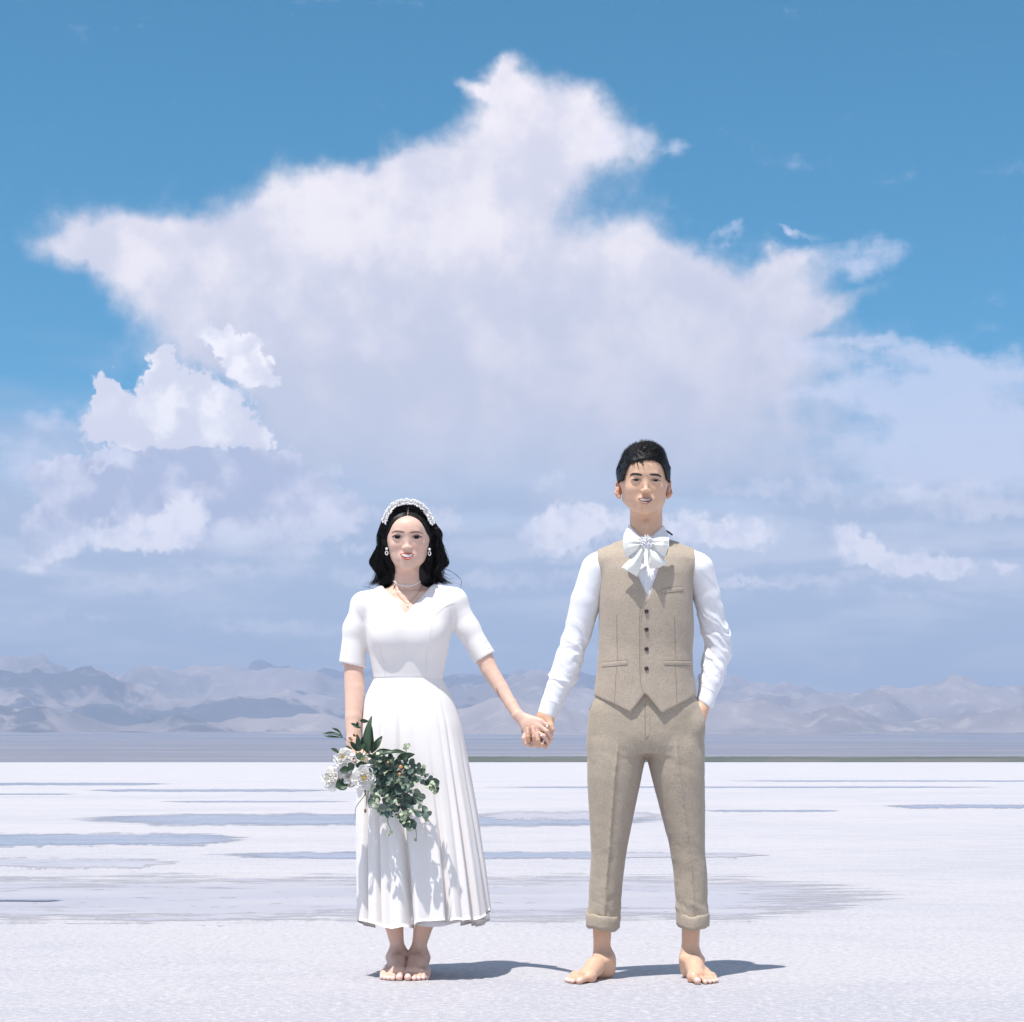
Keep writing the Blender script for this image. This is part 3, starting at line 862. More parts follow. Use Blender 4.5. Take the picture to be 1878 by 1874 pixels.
def fist_stem(s, c, r):
    pass

bride = Figure((P(747, 1790, 0.09)[0], 0.09, 0.0))
w_feat = dict(ez=.104, ex=.0318, nz=.0625, mz=.0400, bz=.1185, earz=.083, ear=.95, nr=.86, no=.0035, jaw=.93)
w_O = P(747, 1042.5, -0.01); w_O[1] = 0.072
s = Sdf(axis(P(605, 1400)[0], P(1032, 1400)[0], .0045, [(P(702, 990)[0], P(794, 990)[0], .0022), (P(935, 0)[0], P(1022, 0)[0], .0022), (P(694, 0)[0], P(798, 0)[0], .003)]),
        axis(-.11, .24, .0045, [(-.075, .03, .0025)]),
        axis(-.004, P(0, 912)[2], .0045, [(-.004, .05, .0025), (P(0, 1372)[2], P(0, 1300)[2], .0022), (P(0, 1050)[2], P(0, 930)[2], .0022)]))
head(s, w_O, 1.0, 1.0, w_feat)
s.cone(P(747, 1030, .088), P(747, 1092, .100), .0415, .0475, .022)
s.cone(P(722, 1090, .105), P(670, 1106, .095), .027, .034, .03)
s.cone(P(771, 1090, .105), P(829, 1100, .095), .027, .036, .03)
s.loft(lerp_cols([(1088, 690, 805, .10, .055), (1105, 676, 822, .095, .072), (1125, 674, 825, .09, .084), (1150, 675, 825, .09, .090), (1180, 679, 819, .09, .088), (1210, 685, 813, .09, .078), (1243, 692, 805, .09, .070),
                  (1275, 680, 816, .095, .085), (1320, 673, 825, .10, .095), (1395, 673, 825, .11, .10)]), .03)
for px in (716, 780):
    s.ell(P(px, 1163, .022), (.042, .034, .043), .04)
for m in (-1, 1):
    s.cone(P(748 + 5 * m, 1094, .045), P(748 + 40 * m, 1087, .07), .008, .006, .02)
# legs and feet
s.begin()
s.chain([P(718, 1390, .11), P(722, 1540, .115), P(722, 1625, .12), P(722, 1690, .128), P(728.5, 1732, .132), P(731, 1757, .130)], [.072, .050, .044, .0325, .0228, .0255], .006)
w_tips = foot(s, P(731, 1757, .130), (P(733, 1780, .16)[0], .165), (-.10, -1), .222, .080, 1)
s.end()
s.begin()
s.chain([P(778, 1390, .11), P(774, 1540, .115), P(777, 1625, .12), P(778, 1688, .128), P(769, 1732, .132), P(767.5, 1757, .130)], [.072, .050, .045, .0350, .0240, .0258], .006)
w_tips += foot(s, P(767.5, 1757, .130), (P(767, 1780, .16)[0], .165), (.03, -1), .222, .080, -1)
s.end()
# her arm beside the skirt, and the hand round the stems
s.chain([P(666, 1112, .092), P(651, 1152, .095), P(648, 1215, .10), P(650, 1262, .08), P(648, 1315, .045), P(648, 1362, .015)], [.036, .032, .0325, .0328, .0272, .0215], .004)
gy = -.02
s.chain([P(648, 1362, .012), P(655, 1384, .0), P(661, 1398, -.006)], [.021, .022, .020], .012, (1, .8, 1))
for i, (x0, y0_) in enumerate([(665, 1379), (667, 1387), (668, 1395), (668, 1403)]):
    finger(s, [P(x0 - 5, y0_, .0), P(x0 + 7, y0_ - 1, -.014), P(x0 + 10, y0_ + 1, -.036), P(x0 + 1, y0_ + 2, -.050), P(x0 - 7, y0_ + 2, -.046)], .0082 - .0005 * i)
finger(s, [P(652, 1377, -.006), P(656, 1380, -.028), P(663, 1385, -.046), P(669, 1388, -.055)], .0095)
# the other arm and the hand that holds his
s.chain([P(835, 1108, .092), P(859, 1152, .095), P(886, 1200, .09), P(898, 1228, .078), P(920, 1262, .052), P(937, 1290, .026), P(949, 1309, .006)], [.036, .032, .0305, .0278, .0238, .0200, .0185], .004)
wr = P(950, 1311, .004)
kn = [(992, 1322, -.020, .0105), (990, 1332, -.024, .0112), (983, 1341, -.024, .0115), (970, 1346, -.018, .0115)]
for a, b, y_, r_ in kn:
    s.cone(wr, P(a, b, y_), .0145, r_, .008, 'add', (1, .85, 1))
s.ell(P(969, 1328, -.010), (.019, .012, .019), .012)
finger(s, [P(992, 1322, -.020), P(1004, 1329, -.024), P(1012, 1342, -.010), P(1010, 1351, .006)], .0080)
finger(s, [P(990, 1332, -.024), P(1003, 1340, -.030), P(1011, 1353, -.014), P(1006, 1361, .002)], .0086)
finger(s, [P(983, 1341, -.024), P(997, 1349, -.032), P(1006, 1360, -.020), P(1001, 1367, -.004)], .0086)
finger(s, [P(966, 1343, -.014), P(961, 1353, -.022), P(965, 1363, -.022), P(973, 1367, -.012)], .0090)
s.ground()
wv, wq = s.mesh()
del s
wv = relax(wv, wq, 1, .4)
dist = lambda v, c, r: np.exp(-(np.linalg.norm((v - np.asarray(c)) / np.asarray(r), axis=1)) ** 2)
blush = np.clip(.30 * (dist(wv, w_O + np.array([.037, -.07, .068]), (.022, .04, .020)) + dist(wv, w_O + np.array([-.037, -.07, .068]), (.022, .04, .020))), 0, 1)
blush += .30 * dist(wv, P(722, 1800, -.05), (.06, .03, .03)) + .22 * dist(wv, P(770, 1800, -.05), (.06, .03, .03))
tat = np.zeros(len(wv))
for k in np.linspace(0, 1, 9):
    h = P(911 + 6 * k, 1262 + 20 * k, 0)
    tat = np.maximum(tat, np.exp(-(((wv[:, 0] - h[0]) / .0022) ** 2 + ((wv[:, 2] - h[2]) / .0045) ** 2)) * (wv[:, 1] < .05))
bride_body = bride.part('body', wv, wq, m_skin_w, attrs={'blush': np.clip(blush, 0, 1), 'nail': nails(wv, w_tips), 'tattoo': np.clip(tat * .7, 0, 1)})
bh = bvh_of(wv, wq)

def face_parts(fig, bh, eyes, brows, mouth, mats, eye_kind, dy=0.0, ms=1.0):
    mx0 = np.mean([p_[0] for p_ in mouth[0][0]])
    """Eyes, brows, lips and teeth set on the face."""
    for (cx, cy, w, h, tilt, sgn) in eyes:
        up = lambda u: (1 - abs(2 * u - 1) ** 2.2) ** .75
        def fn(u, v):
            x = cx + (u - .5) * w
            base = cy + (u - .5) * w * tilt
            return x, base - h * .58 * up(u) + v * h * (.58 + .42) * up(u) + (1e-3)
        v_, q_ = patch(bh, fn, 15, 6, lambda u, v: .0007 + .0012 * math.sin(math.pi * u) * math.sin(math.pi * v))
        e = fig.part('eye', v_, q_, mats['white'])
        rr = w * eye_kind['iris']
        def fi(u, v):
            a = u * 2 * math.pi; r_ = rr * v
            x = cx + eye_kind['look'] + r_ * math.cos(a); y = cy - h * .06 + r_ * math.sin(a)
            uu = min(max((x - cx) / w + .5, 0.02), .98)
            b = cy + (uu - .5) * w * tilt
            return x, min(max(y, b - h * .56 * up(uu)), b + h * .40 * up(uu))
        v_, q_ = patch(bh, fi, 17, 4, lambda u, v: .0022 - .0003 * v)
        fig.part('iris', v_, q_, m_iris, e)
        u_ = np.linspace(0, 1, 13)
        top = [(cx + (a - .5) * w * 1.04, cy + (a - .5) * w * tilt - h * .60 * up(a)) for a in u_]
        bot = [(cx + (a - .5) * w, cy + (a - .5) * w * tilt + h * .44 * up(a)) for a in u_]
        lw = eye_kind['lash']
        wid = [lw * .5, lw, lw * 1.1, lw * .8] if sgn > 0 else [lw * .8, lw * 1.1, lw, lw * .5]
        if eye_kind['wing']:
            if sgn > 0: top = top + [(cx + w * .60, cy + w * tilt * .5 - h * .10)]
            else: top = [(cx - w * .60, cy - w * tilt * .5 - h * .10)] + top
        fig.part('eyelash', *ribbon(bh, top, wid, .0022, 18, .0006), mats['lash'])
        fig.part('lower_lid', *ribbon(bh, bot, [eye_kind['low'] * .6, eye_kind['low'], eye_kind['low'] * .6], .0011, 14, .0005), mats['lid'])
        cr = [(cx + (a - .5) * w * 1.02, cy + (a - .5) * w * tilt - h * .60 * up(a) - eye_kind['crease']) for a in np.linspace(.06, .94, 10)]
        fig.part('eyelid_crease', *ribbon(bh, cr, [.3, .8, .3], .0005, 12), mats['lid'])
    for pts, wd in brows:
        fig.part('eyebrow', *ribbon(bh, spline(pts, 10), wd, .0007, 20, .0008), mats['brow'])
    inner, teeth, upper, lower = [tuple([(mx0 + (x - mx0) * ms, y + dy) for x, y in e] for e in part_) for part_ in mouth]
    def between(a, b):
        a, b = np.array(a, float), np.array(b, float)
        ta, tb = np.linspace(0, 1, len(a)), np.linspace(0, 1, len(b))
        def f(u, v):
            return (np.interp(u, ta, a[:, 0]) * (1 - v) + np.interp(u, tb, b[:, 0]) * v, np.interp(u, ta, a[:, 1]) * (1 - v) + np.interp(u, tb, b[:, 1]) * v)
        return f
    fig.part('mouth', *patch(bh, between(*inner), 17, 5, lambda u, v: .0006), m_mouth)
    fig.part('teeth', *patch(bh, between(*teeth), 40, 5, lambda u, v: .0014 + .0006 * abs(math.sin(u * math.pi * 7)) * (1 - v * .3)), mats.get('teeth', m_teeth))
    for nm, lp in (('upper_lip', upper), ('lower_lip', lower)):
        a = [spline(lp[0], 17), spline(lp[1], 17)]
        fig.part(nm, *patch(bh, between(*a), 21, 7, lambda u, v: .0006 + .0026 * math.sin(math.pi * v) ** .8 * (1 - abs(2 * u - 1) ** 3)), mats['lip'])

m_lid_w = plain('lid_shade_fair', (0.42, 0.24, 0.19), 0.6)
face_parts(bride, bh,
           [(728.8, 984.3, 15.8, 5.6, .06, -1), (764.0, 984.6, 15.8, 5.6, -.03, 1)],
           [([(718.5, 976), (724, 973.4), (731, 973.2), (741, 975.2)], [.9, 2.4, 3.1, 2.8]), ([(752.7, 975.8), (761, 974.6), (768, 974.8), (775.5, 978)], [2.8, 3.1, 2.4, .9])],
           (([(733, 1015.4), (738, 1015.8), (746.5, 1016.6), (755, 1016), (760, 1015.6)], [(733, 1015.8), (738, 1020.8), (746.5, 1023.6), (755, 1021), (760, 1016)]),
            ([(735, 1015.7), (740, 1016), (746.5, 1016.6), (753, 1016.1), (758, 1015.8)], [(735, 1017), (740, 1020), (746.5, 1021.6), (753, 1020.2), (758, 1017)]),
            ([(731.5, 1014.8), (738, 1013.8), (743.5, 1012.9), (746.5, 1013.6), (749.5, 1012.9), (755, 1013.9), (761.3, 1015)], [(732.5, 1015.6), (738, 1016.2), (743.5, 1016.8), (746.5, 1017.2), (749.5, 1016.9), (755, 1016.4), (760.6, 1015.8)]),
            ([(733, 1016), (738, 1020.4), (746.5, 1022.8), (755, 1020.6), (760, 1016.2)], [(732.6, 1016.4), (738, 1023.2), (746.5, 1026.6), (755, 1023.4), (760.4, 1016.6)])),
           dict(white=m_eye, lash=m_liner, lid=m_lid_w, brow=m_brow_w, lip=m_lip_w),
           dict(iris=.30, look=.0, lash=2.1, wing=True, low=.8, crease=2.2), -.4, .90)

# ---------------- dress
s = Sdf(axis(P(606, 1200)[0], P(922, 1200)[0], .0035), axis(-.06, .23, .0035), axis(P(0, 1252, .15)[2], P(0, 1050, .0)[2], .0035))
s.loft(lerp_cols([(1078, 700, 797, .10, .055), (1095, 676, 822, .10, .068), (1110, 671, 828, .092, .082), (1125, 669, 830, .09, .0925), (1150, 669.5, 830, .09, .098), (1180, 674, 824, .09, .096), (1210, 680, 818, .09, .086), (1243, 686, 811.5, .09, .077), (1262, 684, 814, .09, .078)]), .03)
for px in (716, 780):
    s.ell(P(px, 1163, .020), (.046, .030, .047), .05)
s.cone(P(722, 1089, .105), P(668, 1106, .095), .0315, .041, .03)
s.cone(P(772, 1086, .105), P(832, 1099, .095), .0335, .043, .03)
s.chain([P(666, 1112, .092), P(651, 1152, .095), P(644, 1240, .10)], [.0405, .0370, .0478], .022)
s.chain([P(835, 1108, .092), P(858, 1152, .095), P(903, 1229, .088)], [.0410, .0370, .0400], .022)
def hem_cut(c, dpx, y):
    c0, c1 = P(c[0], c[1], y), P(c[0] + dpx[0], c[1] + dpx[1], y)
    n = c1 - c0; n /= np.linalg.norm(n)
    return lambda x, yy, z: -((x - c0[0]) * n[0] + (z - c0[2]) * n[2]), c0
fn, c0 = hem_cut((645, 1219), (-.23, 1), .1)
s.op(fn, (P(606, 1200)[0], -.06, c0[2] - .08), (P(673.5, 1200, .1)[0], .23, c0[2] + .035), .003, 'cut')
s.cone(P(646, 1190, .1), P(644, 1244, .1), .034, .0425, .004, 'cut')
fn, c0 = hem_cut((890, 1205), (.49, .87), .09)
s.op(fn, (P(845, 1200)[0], -.06, c0[2] - .09), (P(922, 1200)[0], .23, c0[2] + .05), .003, 'cut')
s.cone(P(879, 1186, .09), P(904, 1231, .088), .031, .0355, .004, 'cut')
def wedge(lpts, rpts, zb, ylim):
    """Open region between a left and a right edge, given as photo points near the chest plane."""
    L_ = np.array([P(a, b, .01) for a, b in lpts]); R_ = np.array([P(a, b, .01) for a, b in rpts])
    L_, R_ = L_[np.argsort(L_[:, 2])], R_[np.argsort(R_[:, 2])]
    def fn(x, y, z):
        xl, xr = np.interp(z, L_[:, 2], L_[:, 0]), np.interp(z, R_[:, 2], R_[:, 0])
        return np.maximum(np.maximum((xl - x) * .75, (x - xr) * .75), np.maximum(L_[0, 2] - z, y - ylim) + 0 * x)
    return fn
s.op(wedge([(700, 1040), (700, 1072), (723, 1097), (744.8, 1125)], [(794, 1040), (793, 1066), (769, 1096), (744.9, 1125)], 0, .12), (P(690, 1100)[0], -.06, P(0, 1128)[2]), (P(800, 1100)[0], .13, P(0, 1040)[2]), .003, 'cut')
s.ell(P(747, 1058, .11), (.056, .062, .030), .004, 'cut')
zw = P(0, 1243, .01)[2]
s.op(lambda x, y, z: z - zw + 0 * x + 0 * y, (-9, -9, -9), (9, 9, zw + .03), .002, 'cut')
dv, dq = s.mesh()
del s
dv = relax(dv, dq, 2, .5)
dress = bride.part('dress', dv, dq, m_white)
dbh = bvh_of(dv, dq)
for pts in ([(673, 1136), (684, 1150), (694, 1180), (703, 1215), (706, 1242)], [(833, 1104), (815, 1112), (797, 1130), (788, 1160), (783, 1200), (781, 1242)],
            [(655, 1113), (664, 1130), (669, 1150)], [(833, 1112), (830, 1128), (828.5, 1142)]):
    bride.part('seam', *ribbon(dbh, spline(pts, 16), [1.0, 1.4, 1.0], .0003, 26, .0011), m_white, dress)

# ---------------- skirt: a circular grid with gathered folds
def skirt():
    nu, nv = 420, 70
    th = np.linspace(0, 2 * np.pi, nu, endpoint=False)          # 0 = front, increasing to image right
    rows = np.array([(1243, 686.5, 811.5, .077), (1250, 683, 815, .080), (1262, 676, 822, .086), (1280, 669, 831, .095), (1324, 661, 845, .111), (1405, 655, 860, .133), (1500, 653, 876, .154), (1600, 655, 890, .172), (1684, 657, 899, .184)], float)
    py = 1243 + (1684 - 1243) * np.linspace(0, 1, nv) ** 1.0
    xl, xr, hy = (np.interp(py, rows[:, 0], rows[:, k]) for k in (1, 2, 3))
    ker = np.array([.25, .5, .25])
    for a in (xl, xr, hy):
        for _ in range(3): a[1:-1] = np.convolve(a, ker, 'valid')
    cy = .09 + .012 * np.linspace(0, 1, nv)
    A, B = P(xl, py, cy), P(xr, py, cy)
    cx, hx, z = (A[0] + B[0]) / 2, (B[0] - A[0]) / 2, A[2]
    t = np.linspace(0, 1, nv)
    valleys = [(-1.34, .030, .05), (-.93, .058, .035), (-.64, .034, .026), (-.47, .012, .03), (-.19, .066, .050), (.10, .010, .05), (.40, .042, .036), (.66, .012, .04), (.86, .048, .042), (1.27, .034, .05)]
    rng = np.random.RandomState(4)
    valleys += [(a + rng.uniform(-.08, .08), rng.uniform(.03, .055), rng.uniform(.045, .07)) for a in np.linspace(1.62, 4.66, 12)]
    f = np.zeros((nu, nv))
    for k, (a, dep, w) in enumerate(valleys):
        drift = a * (1 - .12 * (1 - t)) + .02 * np.sin(3 * t + k)
        dd = (th[:, None] - drift[None] + np.pi) % (2 * np.pi) - np.pi
        start = .04 if k % 3 else .22
        g = np.clip((t - start) / (1 - start), 0, 1) ** (1.1 if k % 2 else 1.4)
        f -= dep * g[None] * np.exp(-np.abs(dd / (w * (.75 + .5 * t[None]))) ** 1.6)
        f += dep * .16 * g[None] * np.exp(-((dd - np.sign(dd + 1e-9) * w * 2.0) / (w * 1.5)) ** 2)
    c_, s_ = np.cos(th)[:, None], np.sin(th)[:, None]
    p_ = 2.25
    r = 1 / ((np.abs(s_) ** p_ + np.abs(c_) ** p_) ** (1 / p_))
    x = cx + (hx * r + f * .95) * s_
    y = cy - (hy * r + f) * c_
    hem = .010 * np.sin(th * 5 + .6) + .006 * np.sin(th * 9 + 2)
    hem = hem + np.interp(np.sin(th), [-1, -.6, -.2, .2, .6, 1], [-.004, -.010, -.004, .002, .012, .022]) * (np.cos(th) > -.2) - .020 * (np.cos(th) < -.2)
    hem = np.convolve(np.concatenate([hem[-15:], hem, hem[:15]]), np.ones(31) / 31, 'valid')
    zz = z[None] + (hem[:, None] + .25 * f) * t[None] ** 3
    v = np.stack([x, y, zz + 0 * x], -1)
    o = v.reshape(-1, 3)
    q = grid_faces(nu, nv, wrap_u=True)
    n = vnormals(o, q)
    if (n.reshape(nu, nv, 3)[0, nv // 2])[1] > 0: q = q[:, ::-1]; n = -n
    N = len(o); ids = np.arange(N).reshape(nu, nv)
    inner = o - n * .0022
    rim = ids[:, -1]; r2 = np.roll(rim, -1)
    return np.concatenate([o, inner]), np.concatenate([q, q[:, ::-1] + N, np.stack([rim, r2, r2 + N, rim + N], -1)])
sv, sq_ = skirt()
skirt_ob = bride.part('skirt', sv, sq_, m_white, dress)
def lining():
    nu, nv = 160, 8
    th = np.linspace(0, 2 * np.pi, nu, endpoint=False)
    zc = np.linspace(P(0, 1560)[2], P(0, 1684)[2], nv)
    c = P(778, 1650, .10)
    x = c[0] + (np.linspace(.165, .196, nv)[None] + .012 * np.sin(th * 8)[:, None]) * np.sin(th)[:, None]
    y = .105 - (np.linspace(.135, .152, nv)[None] + .012 * np.sin(th * 8)[:, None]) * np.cos(th)[:, None]
    z = zc[None] - (.010 + .012 * np.sin(th * 3 + 1))[:, None] * np.linspace(0, 1, nv)[None] ** 2
    return np.stack([x, y, z + 0 * x], -1).reshape(-1, 3), grid_faces(nu, nv, wrap_u=True)
bride.part('lining', *lining(), plain('lining_voile', (0.74, 0.72, 0.71), 0.7), dress)

# ---------------- hair
def w_hair():
    rng = np.random.RandomState(7)
    s = Sdf(axis(P(690, 950)[0], P(806, 950)[0], .003), axis(-.06, .20, .003), axis(P(0, 1075)[2], P(0, 905)[2], .003))
    q = lambda x, y, z: w_O + np.array([x, y, z])
    s.ell(q(0, .016, .124), (.0765, .096, .0775), .01)
    s.ell(q(0, .040, .07), (.078, .066, .09), .03)
    s.ell(q(0, .048, -.01), (.085, .05, .06), .03)
    hl = np.array([P(a, b, -.01) for a, b in [(713, 1075), (712, 1010), (712, 988), (718, 969), (727, 955.5), (738, 947), (747, 942.5), (757, 947), (767, 955.5), (776, 969), (784, 987), (786, 1010), (785, 1075)]])
    zi = lambda x: np.interp(x, hl[1:-1, 0], hl[1:-1, 2])
    s.op(lambda x, y, z: np.maximum(np.maximum((z - zi(x)) * .6, np.maximum(hl[0, 0] - x, x - hl[-1, 0])), y - .074), (hl[0, 0] - .02, -.07, hl[0, 2] - .05), (hl[-1, 0] + .02, .09, P(0, 938)[2]), .006, 'cut')
    v, f = s.mesh()
    v = relax(v, f, 2)
    parts = [(v, f)]
    # locks on either side: (px, py) of the face-side edge and of the outer edge of the mass
    left = ([(748.6, 941), (738, 946), (727, 954.5), (718.5, 968), (713.5, 990), (714, 1008), (717, 1024), (721, 1040), (721, 1056), (712, 1068), (703, 1073)],
            [(748.8, 926.5), (722, 931), (705, 948), (696, 968), (692, 984), (692, 998), (686, 1016), (684, 1032), (690, 1048), (686, 1062), (676, 1073)])
    right = ([(746.4, 941), (757, 946), (767, 954.5), (775.5, 968), (782.5, 988), (785.5, 1004), (781, 1022), (774, 1036), (774, 1050), (783, 1061), (800, 1068)],
             [(746.2, 926.5), (774, 931), (790, 947), (799, 962), (808, 976), (808, 992), (813, 1010), (820, 1030), (809, 1044), (811, 1060), (829, 1072)])
    cs, rs = [], []
    nt = 40
    cap = bvh_of(v, f)
    tabs = {}
    for sd, (inn, out) in ((-1, left), (1, right)):
        a, b = spline(inn, nt), spline(out, nt)
        T_ = np.full((nt, 12), np.nan)
        for i in range(nt):
            for j in range(12):
                g_ = a[i] * (1 - j / 11) + b[i] * j / 11
                h = shoot(cap, *g_)
                if h is not None and h[0][1] < .075: T_[i, j] = h[0][1]
        for i in range(nt):
            ok = ~np.isnan(T_[i])
            T_[i] = np.interp(np.arange(12), np.nonzero(ok)[0], T_[i][ok]) if ok.any() else (T_[i - 1] if i else .03)
        tabs[sd] = T_
    for sd, (inn, out) in ((-1, left), (1, right)):
        a, b = spline(inn, nt), spline(out, nt)
        t = np.linspace(0, 1, nt)
        for k in range(1250):
            clump = rng.randint(0, 26)
            cr = np.random.RandomState(100 + clump + (sd > 0) * 50)
            u = np.clip(cr.uniform(0, 1) + rng.normal(0, .07), -.03, 1.06)
            lay = np.clip(cr.uniform(0, 1) + rng.normal(0, .07), 0, 1)
            ph, am = cr.uniform(0, 6.28) + rng.normal(0, .25), cr.uniform(2.5, 7.0) * rng.uniform(.7, 1.3)
            base = a * (1 - u) + b * u
            wave = am * np.sin(t * cr.uniform(13, 17) + ph) * np.clip((t - .28) / .5, 0, 1)
            px = base[:, 0] + wave + rng.normal(0, .5) * t * 2
            py = base[:, 1] + .35 * am * np.cos(t * 15 + ph) * np.clip((t - .3) / .5, 0, 1)
            # depth: over the skull first, then hanging in front of or behind the shoulder
            yy = np.interp(t, [0, .15, .35, .6, .8, 1], [.032, .026 + .032 * u, .040 + .05 * lay, .056 + .065 * lay, .075 + .06 * lay, .085 + .05 * lay]) + .006 * np.sin(t * 14 + ph)
            yy = yy + .03 * u * (1 - t)
            ts = tabs[sd]
            iu = np.clip(u, 0, 1) * 11; i0 = int(min(iu, 10)); fr = iu - i0
            hug = ts[:, i0] * (1 - fr) + ts[:, i0 + 1] * fr - .0015 - .005 * (1 - lay) * rng.uniform(.2, 1)
            bl_ = np.clip((t - .34) / .16, 0, 1); bl_ = bl_ * bl_ * (3 - 2 * bl_)
            yy = hug * (1 - bl_) + yy * bl_
            if rng.rand() < .16:
                px_spread = rng.normal(0, 7) * np.clip((t - .55) / .45, 0, 1) ** 1.5
                px = px + px_spread; py = py + abs(rng.normal(0, 3)) * np.clip((t - .6) / .4, 0, 1)
            L_ = rng.uniform(.80, 1.0) if rng.rand() < .75 else rng.uniform(.6, .9)
            j = np.linspace(0, (nt - 1) * L_, nt)
            c = np.stack([np.interp(j, np.arange(nt), w_) for w_ in (px, py, yy)], -1)
            cs.append(P(c[:, 0], c[:, 1], c[:, 2]).T)
            rs.append(np.interp(t, [0, .1, .7, 1], [.0007, .0012, .0011, .0003]) * rng.uniform(.55, 1.1))
    # stray hairs
    for pts in ([(806, 1040), (826, 1046), (840, 1056), (846.5, 1066), (845, 1078)], [(804, 1046), (815, 1056), (826, 1061), (832, 1060)], [(808, 1038), (816, 1050), (828, 1056)], [(690, 1055), (684, 1066), (678, 1071)],
                [(686, 1010), (683, 1024), (684, 1038)], [(700, 1068), (690, 1078), (678, 1076), (668, 1074)], [(806, 968), (810.5, 980), (809, 998), (805, 1004)]):
        for k in range(2):
            c = spline(np.array(pts) + rng.normal(0, .8, (len(pts), 2)), nt)
            cs.append(P(c[:, 0], c[:, 1], np.linspace(.09, .10, nt)).T); rs.append(np.linspace(.0007, .00035, nt))
    # the fall of hair down the back
    for k in range(420):
        x0 = rng.uniform(-1, 1); ph = rng.uniform(0, 6.28)
        t = np.linspace(0, 1, nt)
        ang = x0 * 1.45
        x = w_O[0] + np.sin(ang) * (.072 + .022 * t) + .006 * np.sin(12 * t + ph) * t
        y = w_O[1] + .016 + np.cos(ang) * (.085 - .01 * t) + .004 * np.sin(13 * t + ph)
        z = w_O[2] + .15 - t * rng.uniform(.20, .25)
        cs.append(np.stack([x, y, z], -1)); rs.append(np.interp(t, [0, .1, .8, 1], [.0008, .0018, .0016, .0004]))
    parts.append(tubes(np.array(cs), np.array(rs), 3))
    return join(*parts)
hv_, hq_ = w_hair()
bride_hair = bride.part('hair', hv_, hq_, m_hair)
hb_ = bvh_of(hv_[:60000], hq_[(hq_ < 60000).all(1)])
bride.part('parting', *ribbon(hb_, [(748.6, 930), (748, 937), (747.4, 944.5)], [.5, 1.3, 2.2], .0022, 8), plain('parting_skin', (0.50, 0.33, 0.27), 0.6), bride_hair)

# ---------------- jewellery
rng = np.random.RandomState(3)
arc = spline([(702.5, 957), (707, 943), (716, 930), (729, 921.5), (747, 918.5), (763, 921), (776, 929), (787, 941), (795.5, 958)], 90)
cen = []
for i, (a, b) in enumerate(arc):
    n = np.array([a - 748, (b - 985) * 1.0]); n /= np.linalg.norm(n)
    for k in range(4):
        h = P(a - n[0] * (k * 2.6 - 2) + rng.normal(0, .7), b - n[1] * (k * 2.6 - 2) + rng.normal(0, .7), .046 - abs(k - 1.5) * .004 + rng.normal(0, .002))
        cen.append(h)
hbnd = bride.part('headband', *tubes([np.array([P(a - (a - 748) * .03, b + 2.5, .050) for a, b in arc])], np.full((1, 90), .006), 8), m_satin)
tag(bride.part('pearl_cluster', *balls(cen, rng.uniform(.0021, .0034, len(cen)), 7, 5), m_pearl, hbnd), kind='stuff')
ck = spline([(718.5, 1056), (721, 1063), (729, 1069.5), (740, 1073.2), (750, 1074), (760, 1071.5), (769, 1066.5), (776, 1058)], 40)
cen = []
for a, b in ck:
    h = shoot(bh, a, b)
    if h is not None: cen.append(h[0] + h[1] * .0012)
tag(bride.part('pearl_choker', *balls(cen, .0024, 8, 6), m_pearl), kind='stuff')
ch = spline([(719.5, 1060), (724, 1076), (731, 1090), (739, 1099.5), (746.5, 1105.5), (755, 1099.5), (764, 1090), (772, 1078), (777.5, 1063)], 60)
cpos = [h[0] + h[1] * .0012 for h in (shoot(bh, a, b) for a, b in ch) if h is not None]
neck = bride.part('necklace', *tubes([np.array(cpos)], np.full((1, len(cpos)), .00085), 5), m_gold)
h = shoot(bh, 747, 1109.5)
bride.part('pendant', *balls([h[0] + h[1] * .0035, h[0] + h[1] * .003 + np.array([0, 0, -.0045])], [.0036, .0026], 10, 8), m_pearl, neck)
for (a, b) in ((709.2, 1005.5), (787.6, 1006.5)):
    y_ = .034
    er = bride.part('earring', *balls([P(a, b, y_)], [.0045], 10, 8), m_pearl)
    tt = np.linspace(0, 2 * np.pi, 20)
    bride.part('hoop', *tubes([np.stack([P(a, b + 8, y_)[0] + .0042 * np.cos(tt), np.full(20, y_), P(a, b + 7.5, y_)[2] + .0062 * np.sin(tt)], -1)], np.full((1, 20), .0016), 6), m_pearl, er)
for (a, b, y_, sc_) in ((1003, 1331.5, -.036, 1.0), (992.5, 1348.5, -.042, 1.4)):
    rg_ = bride.part('ring', *tubes([np.array([P(a, b, y_ + .012) + np.array([.0085 * math.cos(w) * .5, .0095 * math.sin(w), .0085 * math.cos(w)]) for w in np.linspace(0, 2 * np.pi, 18)])], np.full((1, 18), .0011), 5), m_silver)
    bride.part('stone', *balls([P(a, b, y_ + .001)], [.0026 * sc_], 6, 4), m_crystal, rg_)
tag(bride.root, 'woman in a white v-neck midi dress and pearl headband, barefoot, holding the bouquet', 'person', 'couple holding hands')

